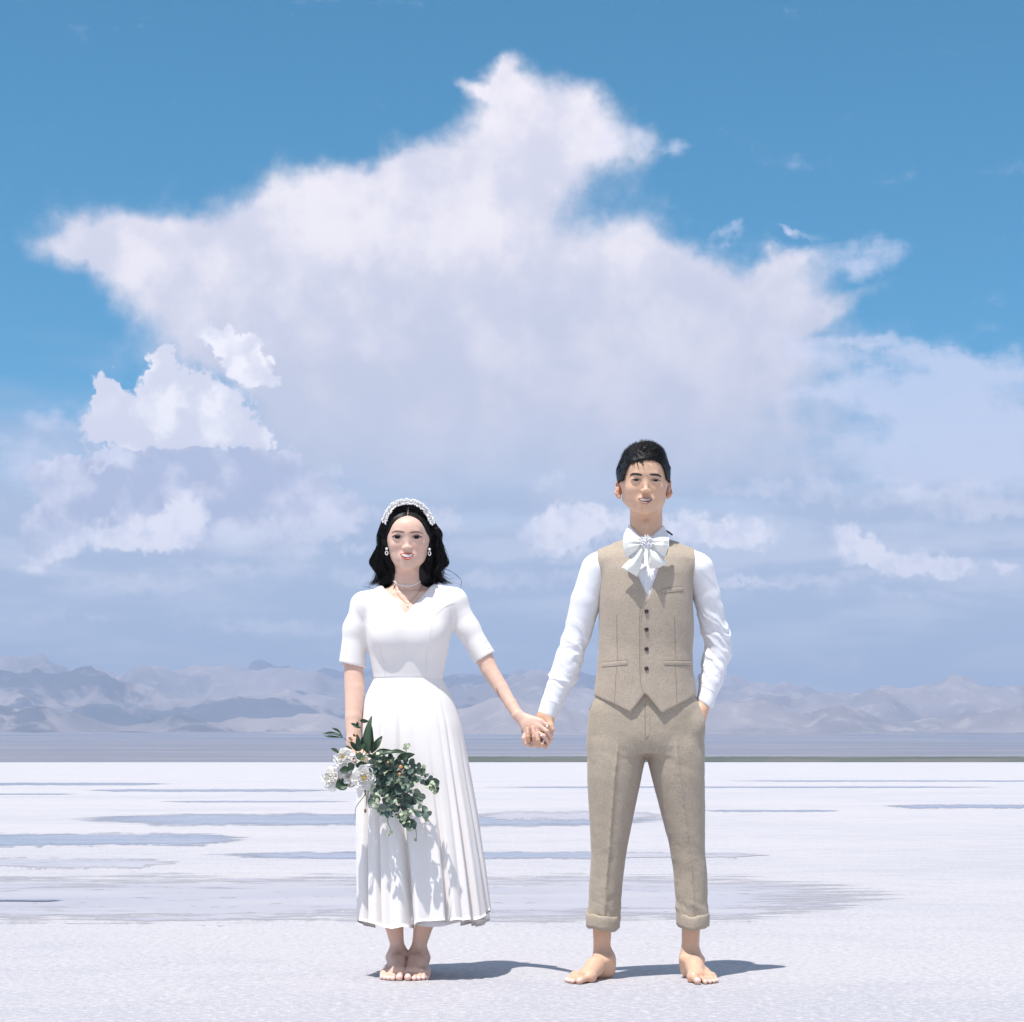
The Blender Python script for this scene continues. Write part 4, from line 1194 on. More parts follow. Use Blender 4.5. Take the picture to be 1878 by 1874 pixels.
# ------------------------------------------------------------------ the groom
m_skin_m = skin('tan_skin', (0.70, 0.450, 0.305), (0.72, 0.35, 0.24), None)
m_lip_m = plain('lip', (0.46, 0.215, 0.17), 0.4)
m_brow_m = plain('black_brow', (0.040, 0.030, 0.026), 0.7)
m_lash_m = plain('black_lash', (0.016, 0.012, 0.011), 0.5)
m_lid_m = plain('lid_shade_tan', (0.27, 0.145, 0.095), 0.6)
MY = 0.03
groom = Figure((P(1186, 1795, 0.03)[0], 0.03, 0.0))
g_feat = dict(ez=.0945, ex=.0280, nz=.0560, mz=.0360, bz=.1110, earz=.0805, ear=1.0, earx=.0740, eara=.7, sy=1.08, jaw=1.035, jz=.050, no=.001, nr=.9)
g_O = P(1184, 941, -.07); g_O[1] = 0.018
GX, GZ = 1.137, 1.118
s = Sdf(axis(P(955, 1300)[0], P(1318, 1300)[0], .0050, [(P(938, 0)[0], P(1020, 0)[0], .0022), (P(1128, 900)[0], P(1242, 900)[0], .0022), (P(1245, 0)[0], P(1312, 0)[0], .0035)]),
        axis(-.19, .17, .0050, [(-.10, .06, .0025), (-.18, -.1, .004)]),
        axis(-.004, P(0, 805)[2], .0050, [(-.004, .06, .0028), (P(0, 1374)[2], P(0, 1300)[2], .0022), (P(0, 955)[2], P(0, 820)[2], .0022)]))
head(s, g_O, GX, GZ, g_feat)
s.cone(P(1185, 930, .040), P(1185, 1000, .045), .0525, .0560, .024)
s.ell(P(1185, 962, -.012), (.012, .010, .014), .012)
s.loft(lerp_cols([(1008, 1130, 1240, .04, .055), (1030, 1112, 1258, .03, .085), (1100, 1112, 1256, .03, .10), (1185, 1110, 1256, .03, .09), (1260, 1102, 1264, .03, .092), (1340, 1092, 1276, .035, .095), (1375, 1092, 1278, .04, .09)]), .03)
for x, r in ((1104, .03), (1268, .03)):
    s.cone(P(1185, 1010, .04), P(x, 1036, .03), .028, r, .02)
# legs
s.begin()
s.chain([P(1125, 1370, .04), P(1118, 1500, .04), P(1112, 1600, .045), P(1104.5, 1690, .05), P(1104, 1738, .052), P(1106, 1762, .05)], [.075, .052, .044, .0325, .0275, .0300], .006)
g_tips = foot(s, P(1106, 1765, .05), (P(1120, 1790, .06)[0], .075), (-.86, -1.22), .262, .094, 1)
s.end()
s.begin()
s.chain([P(1244, 1370, .04), P(1256, 1500, .04), P(1264, 1600, .045), P(1267.5, 1690, .05), P(1266, 1738, .052), P(1265, 1762, .05)], [.075, .052, .044, .0310, .0285, .0305], .006)
g_tips += foot(s, P(1265, 1765, .05), (P(1263, 1790, .06)[0], .085), (.20, -1), .250, .094, -1)
s.end()
# the arm that reaches out and the hand laced into hers
s.chain([P(1095, 1044, .03), P(1075, 1100, .04), P(1057, 1168, .05), P(1034, 1237, .045), P(1010, 1292, .028), P(1000, 1313, .020)], [.036, .035, .034, .033, .0250, .0245], .004)
wr = P(1001, 1314, .018)
for a, b, y_, r_ in [(968, 1347, .006, .011), (979, 1352, .006, .0115), (991, 1353, .006, .0115), (1004, 1345, .006, .011)]:
    s.cone(wr, P(a, b, y_), .0215, r_, .012, 'add', (1, .8, 1))
s.cone(P(1001, 1314, .012), P(1009, 1330, -.006), .018, .0125, .012)
finger(s, [P(1004, 1320, .0), P(1011, 1330, -.012), P(1014, 1337, -.016)], .0092)
finger(s, [P(968, 1350, .008), P(969, 1361, -.012), P(968.5, 1350, -.036), P(967.5, 1336, -.035)], .0092)
finger(s, [P(979, 1355, .008), P(981, 1363, -.016), P(980, 1350, -.043), P(978, 1334, -.040)], .0096)
finger(s, [P(990, 1359, .006), P(988, 1366, -.018), P(986.5, 1356, -.046), P(985, 1345, -.045)], .0094)
finger(s, [P(1003, 1360, .002), P(999, 1368, -.014), P(994, 1364, -.034)], .0084)
finger(s, [P(984, 1328, .022), P(958, 1338, .020), P(946, 1345, .014)], .0100)
# the arm whose hand is in the pocket
s.chain([P(1280, 1044, .03), P(1295, 1092, .05), P(1313, 1168, .08), P(1314, 1195, .085), P(1304, 1247, .058), P(1293, 1283, .038), P(1285, 1302, .026), P(1274, 1334, .014)], [.036, .034, .032, .031, .029, .0235, .0250, .030], .004)
for a in (1266, 1272, 1278, 1283):
    finger(s, [P(1274, 1338, .016), P(a - 8, 1358, .004), P(a - 11, 1376, -.002)], .009)
finger(s, [P(1272, 1330, .0), P(1262, 1342, -.016), P(1257, 1350, -.018)], .010)
s.ground()
gv, gq = s.mesh()
del s
gv = relax(gv, gq, 1, .4)
bl = .16 * (dist(gv, g_O + np.array([.042, -.07, .075]), (.024, .04, .022)) + dist(gv, g_O + np.array([-.042, -.07, .075]), (.024, .04, .022)))
for px in (1135, 1235): bl += .5 * dist(gv, P(px, 897, .03), (.012, .05, .03))
bl += .35 * dist(gv, P(1062, 1805, -.12), (.08, .06, .03)) + .35 * dist(gv, P(1278, 1805, -.12), (.06, .05, .03)) + .25 * dist(gv, P(985, 1345, 0), (.05, .1, .05))
groom_body = groom.part('body', gv, gq, m_skin_m, attrs={'blush': np.clip(bl, 0, 1), 'nail': nails(gv, g_tips + [(P(967.3, 1339.5, -.046), .0055), (P(978, 1337.5, -.051), .0055), (P(985, 1348, -.056), .0050)]), 'tattoo': np.zeros(len(gv))})
bh = bvh_of(gv, gq)
face_parts(groom, bh,
           [(1166.9, 881.4, 16.4, 2.9, .02, -1), (1202.3, 882.2, 16.4, 2.9, .04, 1)],
           [([(1155.5, 873.0), (1160.5, 870.2), (1169, 870.6), (1177, 872.2)], [1.6, 4.0, 4.2, 3.2]), ([(1192.5, 871.2), (1200, 871.2), (1207.5, 872.4), (1212.5, 875.6)], [3.2, 4.2, 4.0, 1.8])],
           (([(1170.5, 913.0), (1177, 912.6), (1184, 913.4), (1191, 912.9), (1196, 913.8)], [(1170.5, 913.5), (1176, 917.4), (1184, 919.2), (1191, 917.8), (1196, 914.2)]),
            ([(1173, 913.2), (1177, 913.0), (1184, 913.7), (1190, 913.2), (1193.6, 913.9)], [(1173, 914.4), (1177, 916.2), (1184, 917.2), (1190, 916.4), (1193.6, 914.8)]),
            ([(1169.5, 912.4), (1175, 910.6), (1180.5, 909.4), (1184, 910.0), (1187.5, 909.4), (1192, 910.8), (1197, 913.2)], [(1170, 913.2), (1175, 912.8), (1180.5, 913.2), (1184, 913.7), (1187.5, 913.3), (1192, 913.1), (1196.6, 914)]),
            ([(1171, 914), (1176, 917.2), (1184, 918.8), (1191, 917.6), (1196, 914.6)], [(1171.5, 915), (1176, 920.2), (1184, 923.4), (1191, 920.6), (1195.6, 915.6)])),
           dict(white=m_eye, lash=m_lash_m, lid=m_lid_m, brow=m_brow_m, lip=m_lip_m, teeth=m_teeth2),
           dict(iris=.24, look=0, lash=1.3, wing=False, low=.7, crease=2.0), 2.6)

# ---------------- shirt
s = Sdf(axis(P(972, 1200)[0], P(1350, 1200)[0], .0040), axis(-.105, .19, .0040), axis(P(0, 1330, .0)[2], P(0, 950, .0)[2], .0040))
s.loft(lerp_cols([(1000, 1138, 1232, .04, .06), (1018, 1104, 1266, .035, .084), (1047, 1106, 1264, .03, .104), (1100, 1106, 1263, .03, .1125), (1185, 1104, 1264, .03, .100), (1265, 1098, 1270, .03, .100)]), .02)
for x, xn, r in ((1099, 1164, .043), (1275, 1207, .044)):
    s.cone(P(xn, 1000, .045), P(x, 1034, .03), .032, r, .025)
s.chain([P(1093, 1042, .03), P(1075, 1100, .04), P(1057, 1168, .05), P(1034, 1237, .045), P(1012, 1288, .030), P(995, 1330, .018)], [.050, .0500, .0455, .0455, .0345, .0300], .008)
s.chain([P(1282, 1042, .03), P(1296, 1092, .05), P(1314, 1168, .08), P(1315, 1195, .085), P(1304, 1247, .058), P(1294, 1283, .038), P(1288, 1310, .024)], [.049, .0450, .0450, .0455, .0385, .0290, .0285], .008)
for c, dv_, y_, x0, x1 in (((997, 1311), (-.40, 1), .024, 960, 1040), ((1291.5, 1291), (-.5, 1), .03, 1262, 1330)):
    fn, c0 = hem_cut(c, dv_, y_)
    if x0 > 1200:      # this cuff slopes the other way
        fn, c0 = hem_cut(c, (-.62, 1), y_)
    s.op(fn, (P(x0, 1200)[0], -.1, c0[2] - .09), (P(x1, 1200)[0], .19, c0[2] + .045), .003, 'cut')
s.cone(P(1185, 966, .043), P(1185, 990, .043), .0585, .064, .012, 'add', (1, 1, .45))
s.op(wedge([(1154, 940), (1155, 961), (1170, 979), (1184.6, 992)], [(1217, 940), (1216, 962), (1199, 979), (1184.8, 992)], 0, .035), (P(1140, 990)[0], -.1, P(0, 995)[2]), (P(1230, 990)[0], .045, P(0, 945)[2]), .003, 'cut')
zt = P(0, 962, .04)[2]
s.op(lambda x, y, z: zt - .006 + (y - .03) * .16 - z + 0 * x, (P(1130, 980)[0], -.1, zt - .05), (P(1240, 980)[0], .19, zt + .08), .003, 'cut')
shv, shq = s.mesh()
del s
shv = relax(shv, shq, 2, .5)
nrm = vnormals(shv, shq)
px_ = 939 + shv[:, 0] * FPX / (DIST + shv[:, 1]); py_ = 1394 - (shv[:, 2] - CAMZ) * FPX / (DIST + shv[:, 1])
arm1 = (px_ < 1096) * np.clip((py_ - 1120) / 60, .12, 1) * np.clip((1284 - py_) / 20, 0, 1)
arm2 = (px_ > 1276) * np.clip((py_ - 1090) / 60, .12, 1) * np.clip((1258 - py_) / 20, 0, 1)
u1 = (shv[:, 0] * .35 + shv[:, 2]) ; u2 = (shv[:, 2] + shv[:, 0] * .5)
wr1 = ridged(u1 * 17 + 2 + fbm(shv[:, 0] * 9, shv[:, 1] * 9 + u1 * 5, 8, 3) * .9, shv[:, 1] * 6 + shv[:, 0] * 5, 21, 3) - .45
wr2 = ridged(u2 * 19 + 5 + fbm(shv[:, 0] * 9, shv[:, 1] * 9 + u2 * 5, 18, 3) * 1.0, shv[:, 1] * 6 - shv[:, 0] * 6, 31, 3) - .45
shv = shv + nrm * ((arm1 * wr1 * .0095 + arm2 * wr2 * .0120)[:, None])
shirt = groom.part('shirt', shv, shq, m_shirt)
sbh = bvh_of(shv, shq)
groom.part('placket', *ribbon(sbh, [(1184.6, 1020), (1184.6, 1100)], [5.5, 5.5], .0012, 16), m_shirt, shirt)
groom.part('cuff', *ribbon(sbh, [(994, 1279), (1009, 1284), (1029, 1291)], [1.4, 1.4], .0004, 14, .0010), m_shirt, shirt)
groom.part('cuff', *ribbon(sbh, [(1285, 1256), (1300, 1262), (1318, 1271)], [1.4, 1.4], .0004, 14, .0010), m_shirt, shirt)
def sheet(rows, ys, th=.0015, n=(18, 12), pleat=None):
    """A cloth piece between two edges; rows: list of edge polylines from one side to the other, ys: their depths."""
    nu, nv = n
    E = [spline(r, nu) for r in rows]; Y = [np.interp(np.linspace(0, 1, nu), np.linspace(0, 1, len(y)), y) for y in ys]
    t = np.linspace(0, 1, nv); k = np.linspace(0, 1, len(rows))
    v = np.zeros((nu, nv, 3))
    for i in range(nu):
        px = np.interp(t, k, [e[i, 0] for e in E]); py = np.interp(t, k, [e[i, 1] for e in E]); yy = np.interp(t, k, [y[i] for y in Y])
        if pleat is not None: yy = yy + pleat(i / (nu - 1), t)
        v[i] = P(px, py, yy).T
    q = grid_faces(nu, nv); o = v.reshape(-1, 3)
    if vnormals(o, q)[:, 1].mean() > 0: q = q[:, ::-1]
    return thicken(o, q, nu, nv, th)
groom.part('collar', *sheet([[(1154.5, 961), (1163, 972), (1176, 987)], [(1147, 972), (1158, 985), (1177, 996)], [(1143.5, 981), (1150, 999), (1176, 1004)]],
                            [[.030, -.010, -.034], [.014, -.036, -.068], [-.002, -.064, -.082]]), m_shirt, shirt)
groom.part('collar', *sheet([[(1216.5, 962), (1206, 973), (1194, 987)], [(1222, 972), (1211, 986), (1193, 996)], [(1226, 980), (1219.5, 999), (1194, 1004)]],
                            [[.030, -.010, -.034], [.014, -.036, -.068], [-.002, -.064, -.082]]), m_shirt, shirt)

# ---------------- waistcoat
def vest_shape(cut=True):
    s = Sdf(axis(P(1080, 1200)[0], P(1288, 1200)[0], .0032), axis(-.115, .18, .0032), axis(P(0, 1316, -.1)[2], P(0, 965, .0)[2], .0032))
    s.loft(lerp_cols([(1000, 1136, 1234, .04, .062), (1018, 1098, 1271, .035, .092), (1047, 1098, 1271, .03, .1125), (1100, 1098, 1270, .03, .1210), (1150, 1098.5, 1273, .03, .1150), (1190, 1098, 1270, .03, .109), (1230, 1094, 1271, .03, .110), (1271, 1089.5, 1277, .03, .114), (1320, 1088, 1280, .03, .117)]), .02)
    for x, xn, r in ((1101, 1163, .047), (1272, 1208, .047)):
        s.cone(P(xn, 1002, .045), P(x, 1033, .03), .036, r, .025)
    xa, xb = P(1095.5, 1050, -.0)[0], P(1274, 1050, -.0)[0]
    zc = P(0, 1112, 0)[2]
    s.op(lambda x, y, z: np.minimum(np.maximum(np.maximum(x - xa, zc - z), -9 + 0 * y), 9), (xa - .1, -.2, zc), (xa + .03, .3, 9), .004, 'cut')
    s.op(lambda x, y, z: np.maximum(xb - x, zc - z) + 0 * y, (xb - .03, -.2, zc), (xb + .1, .3, 9), .004, 'cut')
    s.op(wedge([(1142, 950), (1143, 983), (1146, 1005), (1153, 1028), (1167, 1060), (1184.6, 1100)], [(1228, 950), (1227, 983), (1223, 1008), (1215, 1028), (1206, 1043), (1184.8, 1100)], 0, .05), (P(1135, 1100)[0], -.13, P(0, 1105)[2]), (P(1235, 1100)[0], .06, P(0, 950)[2]), .003, 'cut')
    s.ell(P(1185, 970, .06), (.072, .06, .03), .004, 'cut')
    hx_ = np.array([P(a, b, -.085)[[0, 2]] for a, b in [(1060, 1262), (1088, 1271), (1156, 1305), (1183.5, 1270.5), (1214, 1307), (1278, 1274), (1310, 1262)]])
    zs = P(0, 1274, .03)[2]
    def hemf(x, y, z):
        zh = np.interp(x, hx_[:, 0], hx_[:, 1])
        w = np.clip((y - .0) / .04, 0, 1)
        return (z - (zh * (1 - w) + zs * w)) * .8
    s.op(hemf, (-9, -9, -9), (9, 9, P(0, 1262, -.1)[2]), .002, 'cut')
    v, q = s.mesh()
    return relax(v, q, 1, .5), q
vv, vq = vest_shape()
nrm = vnormals(vv, vq)
vpy = 1394 - (vv[:, 2] - CAMZ) * FPX / (DIST + vv[:, 1])
vv = vv + nrm * (.0022 * fbm(vv[:, 0] * 16 + 3, vv[:, 2] * 10, 51, 3) * np.clip((vpy - 1110) / 60, .2, 1))[:, None]
vest = groom.part('waistcoat', vv, vq, m_linen2)
vbh = bvh_of(vv, vq)
for py in (1120, 1153.4, 1189.3, 1225):
    h = shoot(vbh, 1185.7, py)
    v, q = ball(1.0, 14, 9)
    b = groom.part('button', v * np.array([.0072, .0036, .0072]) + h[0] + np.array([0, -.002, 0]), q, m_button, vest)
groom.part('front_edge', *ribbon(vbh, [(1184.2, 1100), (1178.5, 1112), (1175.5, 1130), (1175, 1200), (1176, 1245), (1180, 1268)], [1.6, 1.6], .0002, 50, .0016), m_linen2, vest)
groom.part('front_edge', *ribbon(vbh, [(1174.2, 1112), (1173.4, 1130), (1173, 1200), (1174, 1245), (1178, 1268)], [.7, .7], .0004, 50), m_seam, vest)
for pts in ([(1131, 1128), (1131.5, 1170), (1132.5, 1210)], [(1131, 1220), (1129, 1250), (1127, 1288)], [(1237, 1128), (1238, 1170), (1238.5, 1208)], [(1238.5, 1219), (1240, 1250), (1241.5, 1288)]):
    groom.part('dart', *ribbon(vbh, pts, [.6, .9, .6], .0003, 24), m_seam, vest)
for (a, b, c, d_, h_) in ((1214, 1078.8, 1253, 1074.8, 8.0), (1103, 1213.8, 1150.5, 1209.6, 8.6), (1218, 1210.4, 1267, 1211.0, 8.2)):
    pk = groom.part('pocket', *ribbon(vbh, [(a, b + h_ * .5), ((a + c) / 2, (b + d_) / 2 + h_ * .5), (c, d_ + h_ * .5)], [h_, h_], .0012, 18, .0012), m_linen2, vest)
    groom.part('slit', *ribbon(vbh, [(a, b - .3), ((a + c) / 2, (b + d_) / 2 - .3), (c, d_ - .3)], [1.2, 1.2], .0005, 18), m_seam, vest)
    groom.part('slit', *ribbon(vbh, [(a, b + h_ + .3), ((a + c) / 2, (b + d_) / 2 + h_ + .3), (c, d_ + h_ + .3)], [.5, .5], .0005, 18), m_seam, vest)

# ---------------- trousers
s = Sdf(axis(P(1066, 1400)[0], P(1308, 1400)[0], .0038), axis(-.13, .18, .0038), axis(P(0, 1702, -.0)[2], P(0, 1240, .0)[2], .0038))
zcr = P(0, 1392, .03)[2]
s.loft(lerp_cols([(1245, 1102, 1267, .03, .092), (1271, 1094, 1273, .03, .098), (1300, 1080, 1287, .033, .106), (1350, 1076, 1290, .036, .112), (1372, 1077, 1290, .038, .106), (1381, 1082, 1288, .04, .098)]), .02)
def crease(amp):
    def ex(x, y, z, cx, ax_, cy, ay_):
        return -amp * np.exp(-np.abs((x - cx + .004) / .0060) ** 1.2) * np.clip((cy - y) / .03, 0, 1) * np.clip((zcr + .12 - z) / .1, 0, 1)
    return ex
s.loft(lerp_cols([(1330, 1096, 1172, .036, .072), (1362, 1078, 1184.6, .036, .098), (1381, 1077, 1185.2, .036, .100), (1425, 1076.5, 1176, .036, .098), (1500, 1081, 1160.5, .04, .086), (1563, 1084.5, 1148.5, .045, .078), (1626, 1080, 1140.5, .05, .074), (1690, 1078, 1137, .052, .072)]), .018, 'add', 2.2, 0, crease(.0085))
s.loft(lerp_cols([(1330, 1198, 1274, .036, .072), (1362, 1185.6, 1290, .036, .098), (1381, 1185.4, 1291, .036, .100), (1425, 1195, 1292, .036, .098), (1483, 1210.5, 1293, .04, .088), (1551, 1228, 1292.5, .045, .078), (1601, 1236, 1296.5, .05, .074), (1690, 1240.5, 1301, .052, .072)]), .018, 'add', 2.2, 0, crease(.0085))
# the bulge of the pocketed hand
s.ell(P(1272, 1334, .004), (.037, .046, .056), .02)
# hollow the legs from below
s.loft(lerp_cols([(1640, 1086, 1134, .05, .064), (1720, 1084, 1132, .052, .064)]), .004, 'cut', 2.2)
s.loft(lerp_cols([(1640, 1242, 1292, .05, .064), (1720, 1246, 1296, .052, .064)]), .004, 'cut', 2.2)
# pocket mouth: open it around the wrist
s.cone(P(1292, 1262, .036), P(1298, 1306, .022), .029, .020, .006, 'cut')
tv, tq = s.mesh()
del s
tv = relax(tv, tq, 1, .5)
nrm = vnormals(tv, tq)
tpx = 939 + tv[:, 0] * FPX / (DIST + tv[:, 1]); tpy = 1394 - (tv[:, 2] - CAMZ) * FPX / (DIST + tv[:, 1])
amt = .0009 + .0013 * np.exp(-((tpy - 1560) / 45) ** 2) + .003 * np.exp(-((tpy - 1660) / 30) ** 2) + .0014 * np.exp(-((tpy - 1390) / 40) ** 2)
wr_ = fbm(tv[:, 0] * 11 + 2, tv[:, 2] * 16 + tv[:, 0] * 8, 61, 4) + .5 * (ridged(tv[:, 0] * 9 + tv[:, 2] * 7, tv[:, 2] * 9 - tv[:, 0] * 14, 65, 3) - .45)
lng = ridged(tv[:, 0] * 22 + fbm(tv[:, 2] * 6, tv[:, 0] * 3, 5, 3), tv[:, 2] * 3.0, 71, 2) - .45
tv = tv + nrm * (amt * wr_ + .005 * lng * np.clip((tpy - 1590) / 70, 0, 1))[:, None]
pants = groom.part('trousers', tv, tq, m_linen)
tbh = bvh_of(tv, tq)
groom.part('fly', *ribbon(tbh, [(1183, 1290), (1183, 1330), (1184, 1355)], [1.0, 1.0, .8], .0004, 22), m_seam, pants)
groom.part('fly', *ribbon(tbh, [(1191, 1305), (1191.5, 1330), (1190, 1346), (1184, 1352)], [.9, 1.6, 1.4, .9], .0003, 26, .0014), m_linen, pants)
groom.part('pocket_edge', *ribbon(tbh, [(1275, 1276), (1286, 1290), (1291, 1306), (1291, 1322)], [1.6, 2.2, 1.6], .0003, 18, .0016), m_linen, pants)
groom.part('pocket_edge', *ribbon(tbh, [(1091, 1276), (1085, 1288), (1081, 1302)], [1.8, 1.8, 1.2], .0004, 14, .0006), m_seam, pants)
def turnup(cx, hx, y, hy, z0, z1, tilt):
    nu, nv = 64, 14
    th = np.linspace(0, 2 * np.pi, nu, endpoint=False)
    prof = [(1.0, 0.0, -.002), (1.055, -.002, .06), (1.065, 0, .3), (1.07, 0, .6), (1.07, 0, .9), (1.04, .002, .99), (.98, .004, 1.0), (.94, 0, .9), (.93, 0, .5), (.93, 0, .12), (.96, 0, .0)]
    v = np.zeros((nu, len(prof), 3))
    for j, (r, dz_, h) in enumerate(prof):
        wob = 1 + .012 * np.sin(th * 5 + h * 2) + .008 * np.sin(th * 8 + 1)
        v[:, j, 0] = cx + hx * r * wob * np.sin(th)
        v[:, j, 1] = y - hy * r * wob * np.cos(th)
        v[:, j, 2] = z0 + (z1 - z0) * h + dz_ + tilt * np.sin(th) * hx + .0025 * np.sin(th * 3 + cx * 9) + .0015 * np.sin(th * 7) - .010 * np.cos(th)
    f = grid_faces(nu, len(prof), wrap_u=True)
    f2 = np.stack([np.roll(np.arange(nu), -1) * len(prof), np.arange(nu) * len(prof), np.arange(nu) * len(prof) + len(prof) - 1, np.roll(np.arange(nu), -1) * len(prof) + len(prof) - 1], -1)
    return v.reshape(-1, 3), np.concatenate([f, f2])
a, b = P(1105.5, 1700, .05), P(1105.5, 1674, .05)
groom.part('turn_up', *turnup(a[0], M(29.5), .05, .078, a[2] + .004, b[2] + .002, -.06), m_linen, pants)
a, b = P(1270.5, 1698, .05), P(1270.5, 1673, .05)
groom.part('turn_up', *turnup(a[0], M(28.7), .05, .078, a[2] + .004, b[2] + .002, .01), m_linen, pants)

# ---------------- bow and brooch
pl = lambda n, a, ph=0: (lambda u, t: a * (1 - .75 * u) * np.sin(t * math.pi * n + ph) - .012 * np.sin(np.pi * t) * math.sin(math.pi * min(u * 1.05, 1)))
bow = groom.part('bow_tie', *sheet([[(1177, 989), (1164, 985), (1152, 983), (1143, 983)], [(1177, 995), (1163, 995), (1152, 997), (1142.5, 1000)], [(1178, 1000), (1166, 1010), (1156, 1017), (1147.5, 1023)]],
                           [[-.100, -.105, -.104, -.094], [-.104, -.112, -.112, -.102], [-.102, -.108, -.106, -.098]], .004, (22, 18), pl(5, .0045)), m_satin)
groom.part('loop', *sheet([[(1192, 989), (1205, 985), (1217, 983), (1227, 983)], [(1192, 995), (1206, 995), (1217, 997), (1227, 1000)], [(1191, 1000), (1203, 1009), (1212, 1016), (1219.5, 1022)]],
                          [[-.100, -.105, -.104, -.094], [-.104, -.112, -.112, -.102], [-.102, -.108, -.106, -.098]], .004, (22, 18), pl(5, .0045, 1)), m_satin, bow)
groom.part('tail', *sheet([[(1177, 999), (1163, 1017), (1150, 1029), (1139, 1040)], [(1180, 1002), (1169, 1022), (1160, 1037), (1152, 1047)], [(1183, 1003), (1179, 1024), (1174, 1043), (1169, 1057)]],
                          [[-.106, -.108, -.106, -.104], [-.110, -.116, -.116, -.112], [-.106, -.110, -.110, -.108]], .0025, (20, 14), pl(3, .004)), m_satin, bow)
groom.part('tail', *sheet([[(1187, 1003), (1188, 1018), (1189, 1032), (1192, 1042)], [(1190, 1002), (1199, 1018), (1204, 1030), (1210, 1040)], [(1193, 999), (1206, 1012), (1215, 1022), (1224, 1032)]],
                          [[-.106, -.110, -.110, -.108], [-.110, -.116, -.116, -.112], [-.106, -.108, -.106, -.104]], .0025, (20, 14), pl(3, .004, .6)), m_satin, bow)
rng = np.random.RandomState(12)
bc = P(1185.5, 994.5, -.112)
pts, rad, spk, spr = [], [], [], []
for k in range(90):
    a_, r_ = rng.uniform(0, 6.28), .019 * math.sqrt(rng.uniform(0, 1))
    pts.append(bc + np.array([r_ * math.cos(a_), -.010 * (1 - (r_ / .02) ** 2) - rng.uniform(0, .004), r_ * math.sin(a_) * 1.05])); rad.append(rng.uniform(.0014, .0028))
for k in range(34):
    a_ = k / 34 * 2 * math.pi + rng.uniform(-.05, .05); L_ = rng.uniform(.019, .026) * (1.12 if math.sin(a_) > 0 else .9)
    e = bc + np.array([L_ * math.cos(a_), -.004 - rng.uniform(0, .006), L_ * math.sin(a_)])
    spk.append(np.linspace(bc + (e - bc) * .4, e, 4)); spr.append([.0012, .0016, .0018, .0006])
groom.part('brooch', *join(balls(pts, rad, 6, 5), tubes(np.array(spk), np.array(spr), 4)), m_crystal, bow)
groom.part('strap', *tubes([np.array([P(1221, 972, .03), P(1226, 975, .018), P(1233, 980, .010)])], np.array([[.003, .0035, .003]]), 5), m_button, shirt)

# ---------------- hair
def m_hair_mesh():
    rng = np.random.RandomState(21)
    s = Sdf(axis(P(1128, 900)[0], P(1242, 900)[0], .003), axis(-.10, .16, .003), axis(P(0, 935)[2], P(0, 800)[2], .003))
    q = lambda x, y, z: g_O + np.array([x * GX, y * 1.08, z * GZ])
    hair_cap(s, g_O, GX, GZ, 1.08, .0075)
    s.ell(q(0, .014, .132), (.0740 * GX, .095 * 1.08, .0760 * GZ), .01)
    s.ell(q(0, .045, .07), (.0630 * GX, .060, .070), .03)
    s.ell(q(.0, -.022, .174), (.056 * GX, .070, .034 * GZ), .02)
    s.ell(q(.006, -.035, .186), (.040, .046, .022), .02)
    hl = np.array([P(a, b, -.06) for a, b in [(1140, 908), (1143.6, 892), (1146, 878), (1148, 864), (1152, 856), (1160, 851), (1170, 847.5), (1184, 845.5), (1198, 846), (1209, 850), (1216, 857), (1220.5, 868), (1223, 882), (1226, 894), (1230, 908)]])
    s.op(lambda x, y, z: np.maximum(np.maximum((z - np.interp(x, hl[:, 0], hl[:, 2])) * .7, y - (g_O[1] - .030)), 0 * x - 9), (hl[0, 0] - .03, -.12, P(0, 935)[2]), (hl[-1, 0] + .03, .02, P(0, 840)[2]), .005, 'cut')
    zsb, zn = P(0, 886, .02)[2], P(0, 908, .1)[2]
    s.op(lambda x, y, z: z - (zsb + (zn - zsb) * np.clip((y - .035) / .05, 0, 1)) + 0 * x, (-9, -.12, P(0, 940)[2]), (9, .2, P(0, 870)[2]), .004, 'cut')
    v, f = s.mesh()
    v = relax(v, f, 2)
    n = vnormals(v, f)
    v = v + n * (.0022 * ridged(v[:, 0] * 60 + 9 * v[:, 1], v[:, 1] * 16 + v[:, 2] * 30, 4, 3) - .001)[:, None]
    zt_ = g_O[2] + .150 * GZ
    cs, rs = [], []
    up = np.where((v[:, 2] > P(0, 905)[2]))[0]
    wts = np.where(v[up, 2] > zt_, 3.6, 1.0)
    pick = rng.choice(up, 8000, p=wts / wts.sum())
    nt = 9
    for i in pick:
        p, nn = v[i], n[i]
        top = np.clip((p[2] - zt_ + .02) / .04, 0, 1)
        w = np.array([.55 + .5 * fbm(np.array([p[0] * 30]), np.array([p[1] * 20]), 3, 2)[0], .35 + .3 * top, -.9 * (1 - top) + .12 * top])
        sf = np.clip((p[0] - g_O[0] + .075) / .07, 0, 1)
        w[0] = w[0] * (.2 + .8 * sf) - .25 * (1 - top) * (1 - sf)
        if p[1] < g_O[1] - .045: w[1] += .35 * top
        w = w - nn * (w @ nn); w /= np.linalg.norm(w) + 1e-9
        w = w + rng.normal(0, .085, 3); w = w - nn * (w @ nn) * .75
        L_ = (.012 + .019 * top) * rng.uniform(.6, 1.3)
        t = np.linspace(0, 1, nt)[:, None]
        lift = .0005 + (.0017 * top) * rng.uniform(.4, 1.4)
        cs.append(p - nn * .002 + w * L_ * t + nn * (lift * np.sin(t * 2.4))); rs.append(np.linspace(.00095, .0003, nt))
    return join((v, f), tubes(np.array(cs), np.array(rs), 3))
groom.part('hair', *m_hair_mesh(), m_hair)
tag(groom.root, 'man in beige waistcoat and rolled trousers with a big ivory bow, hand in pocket', 'person', 'couple holding hands')

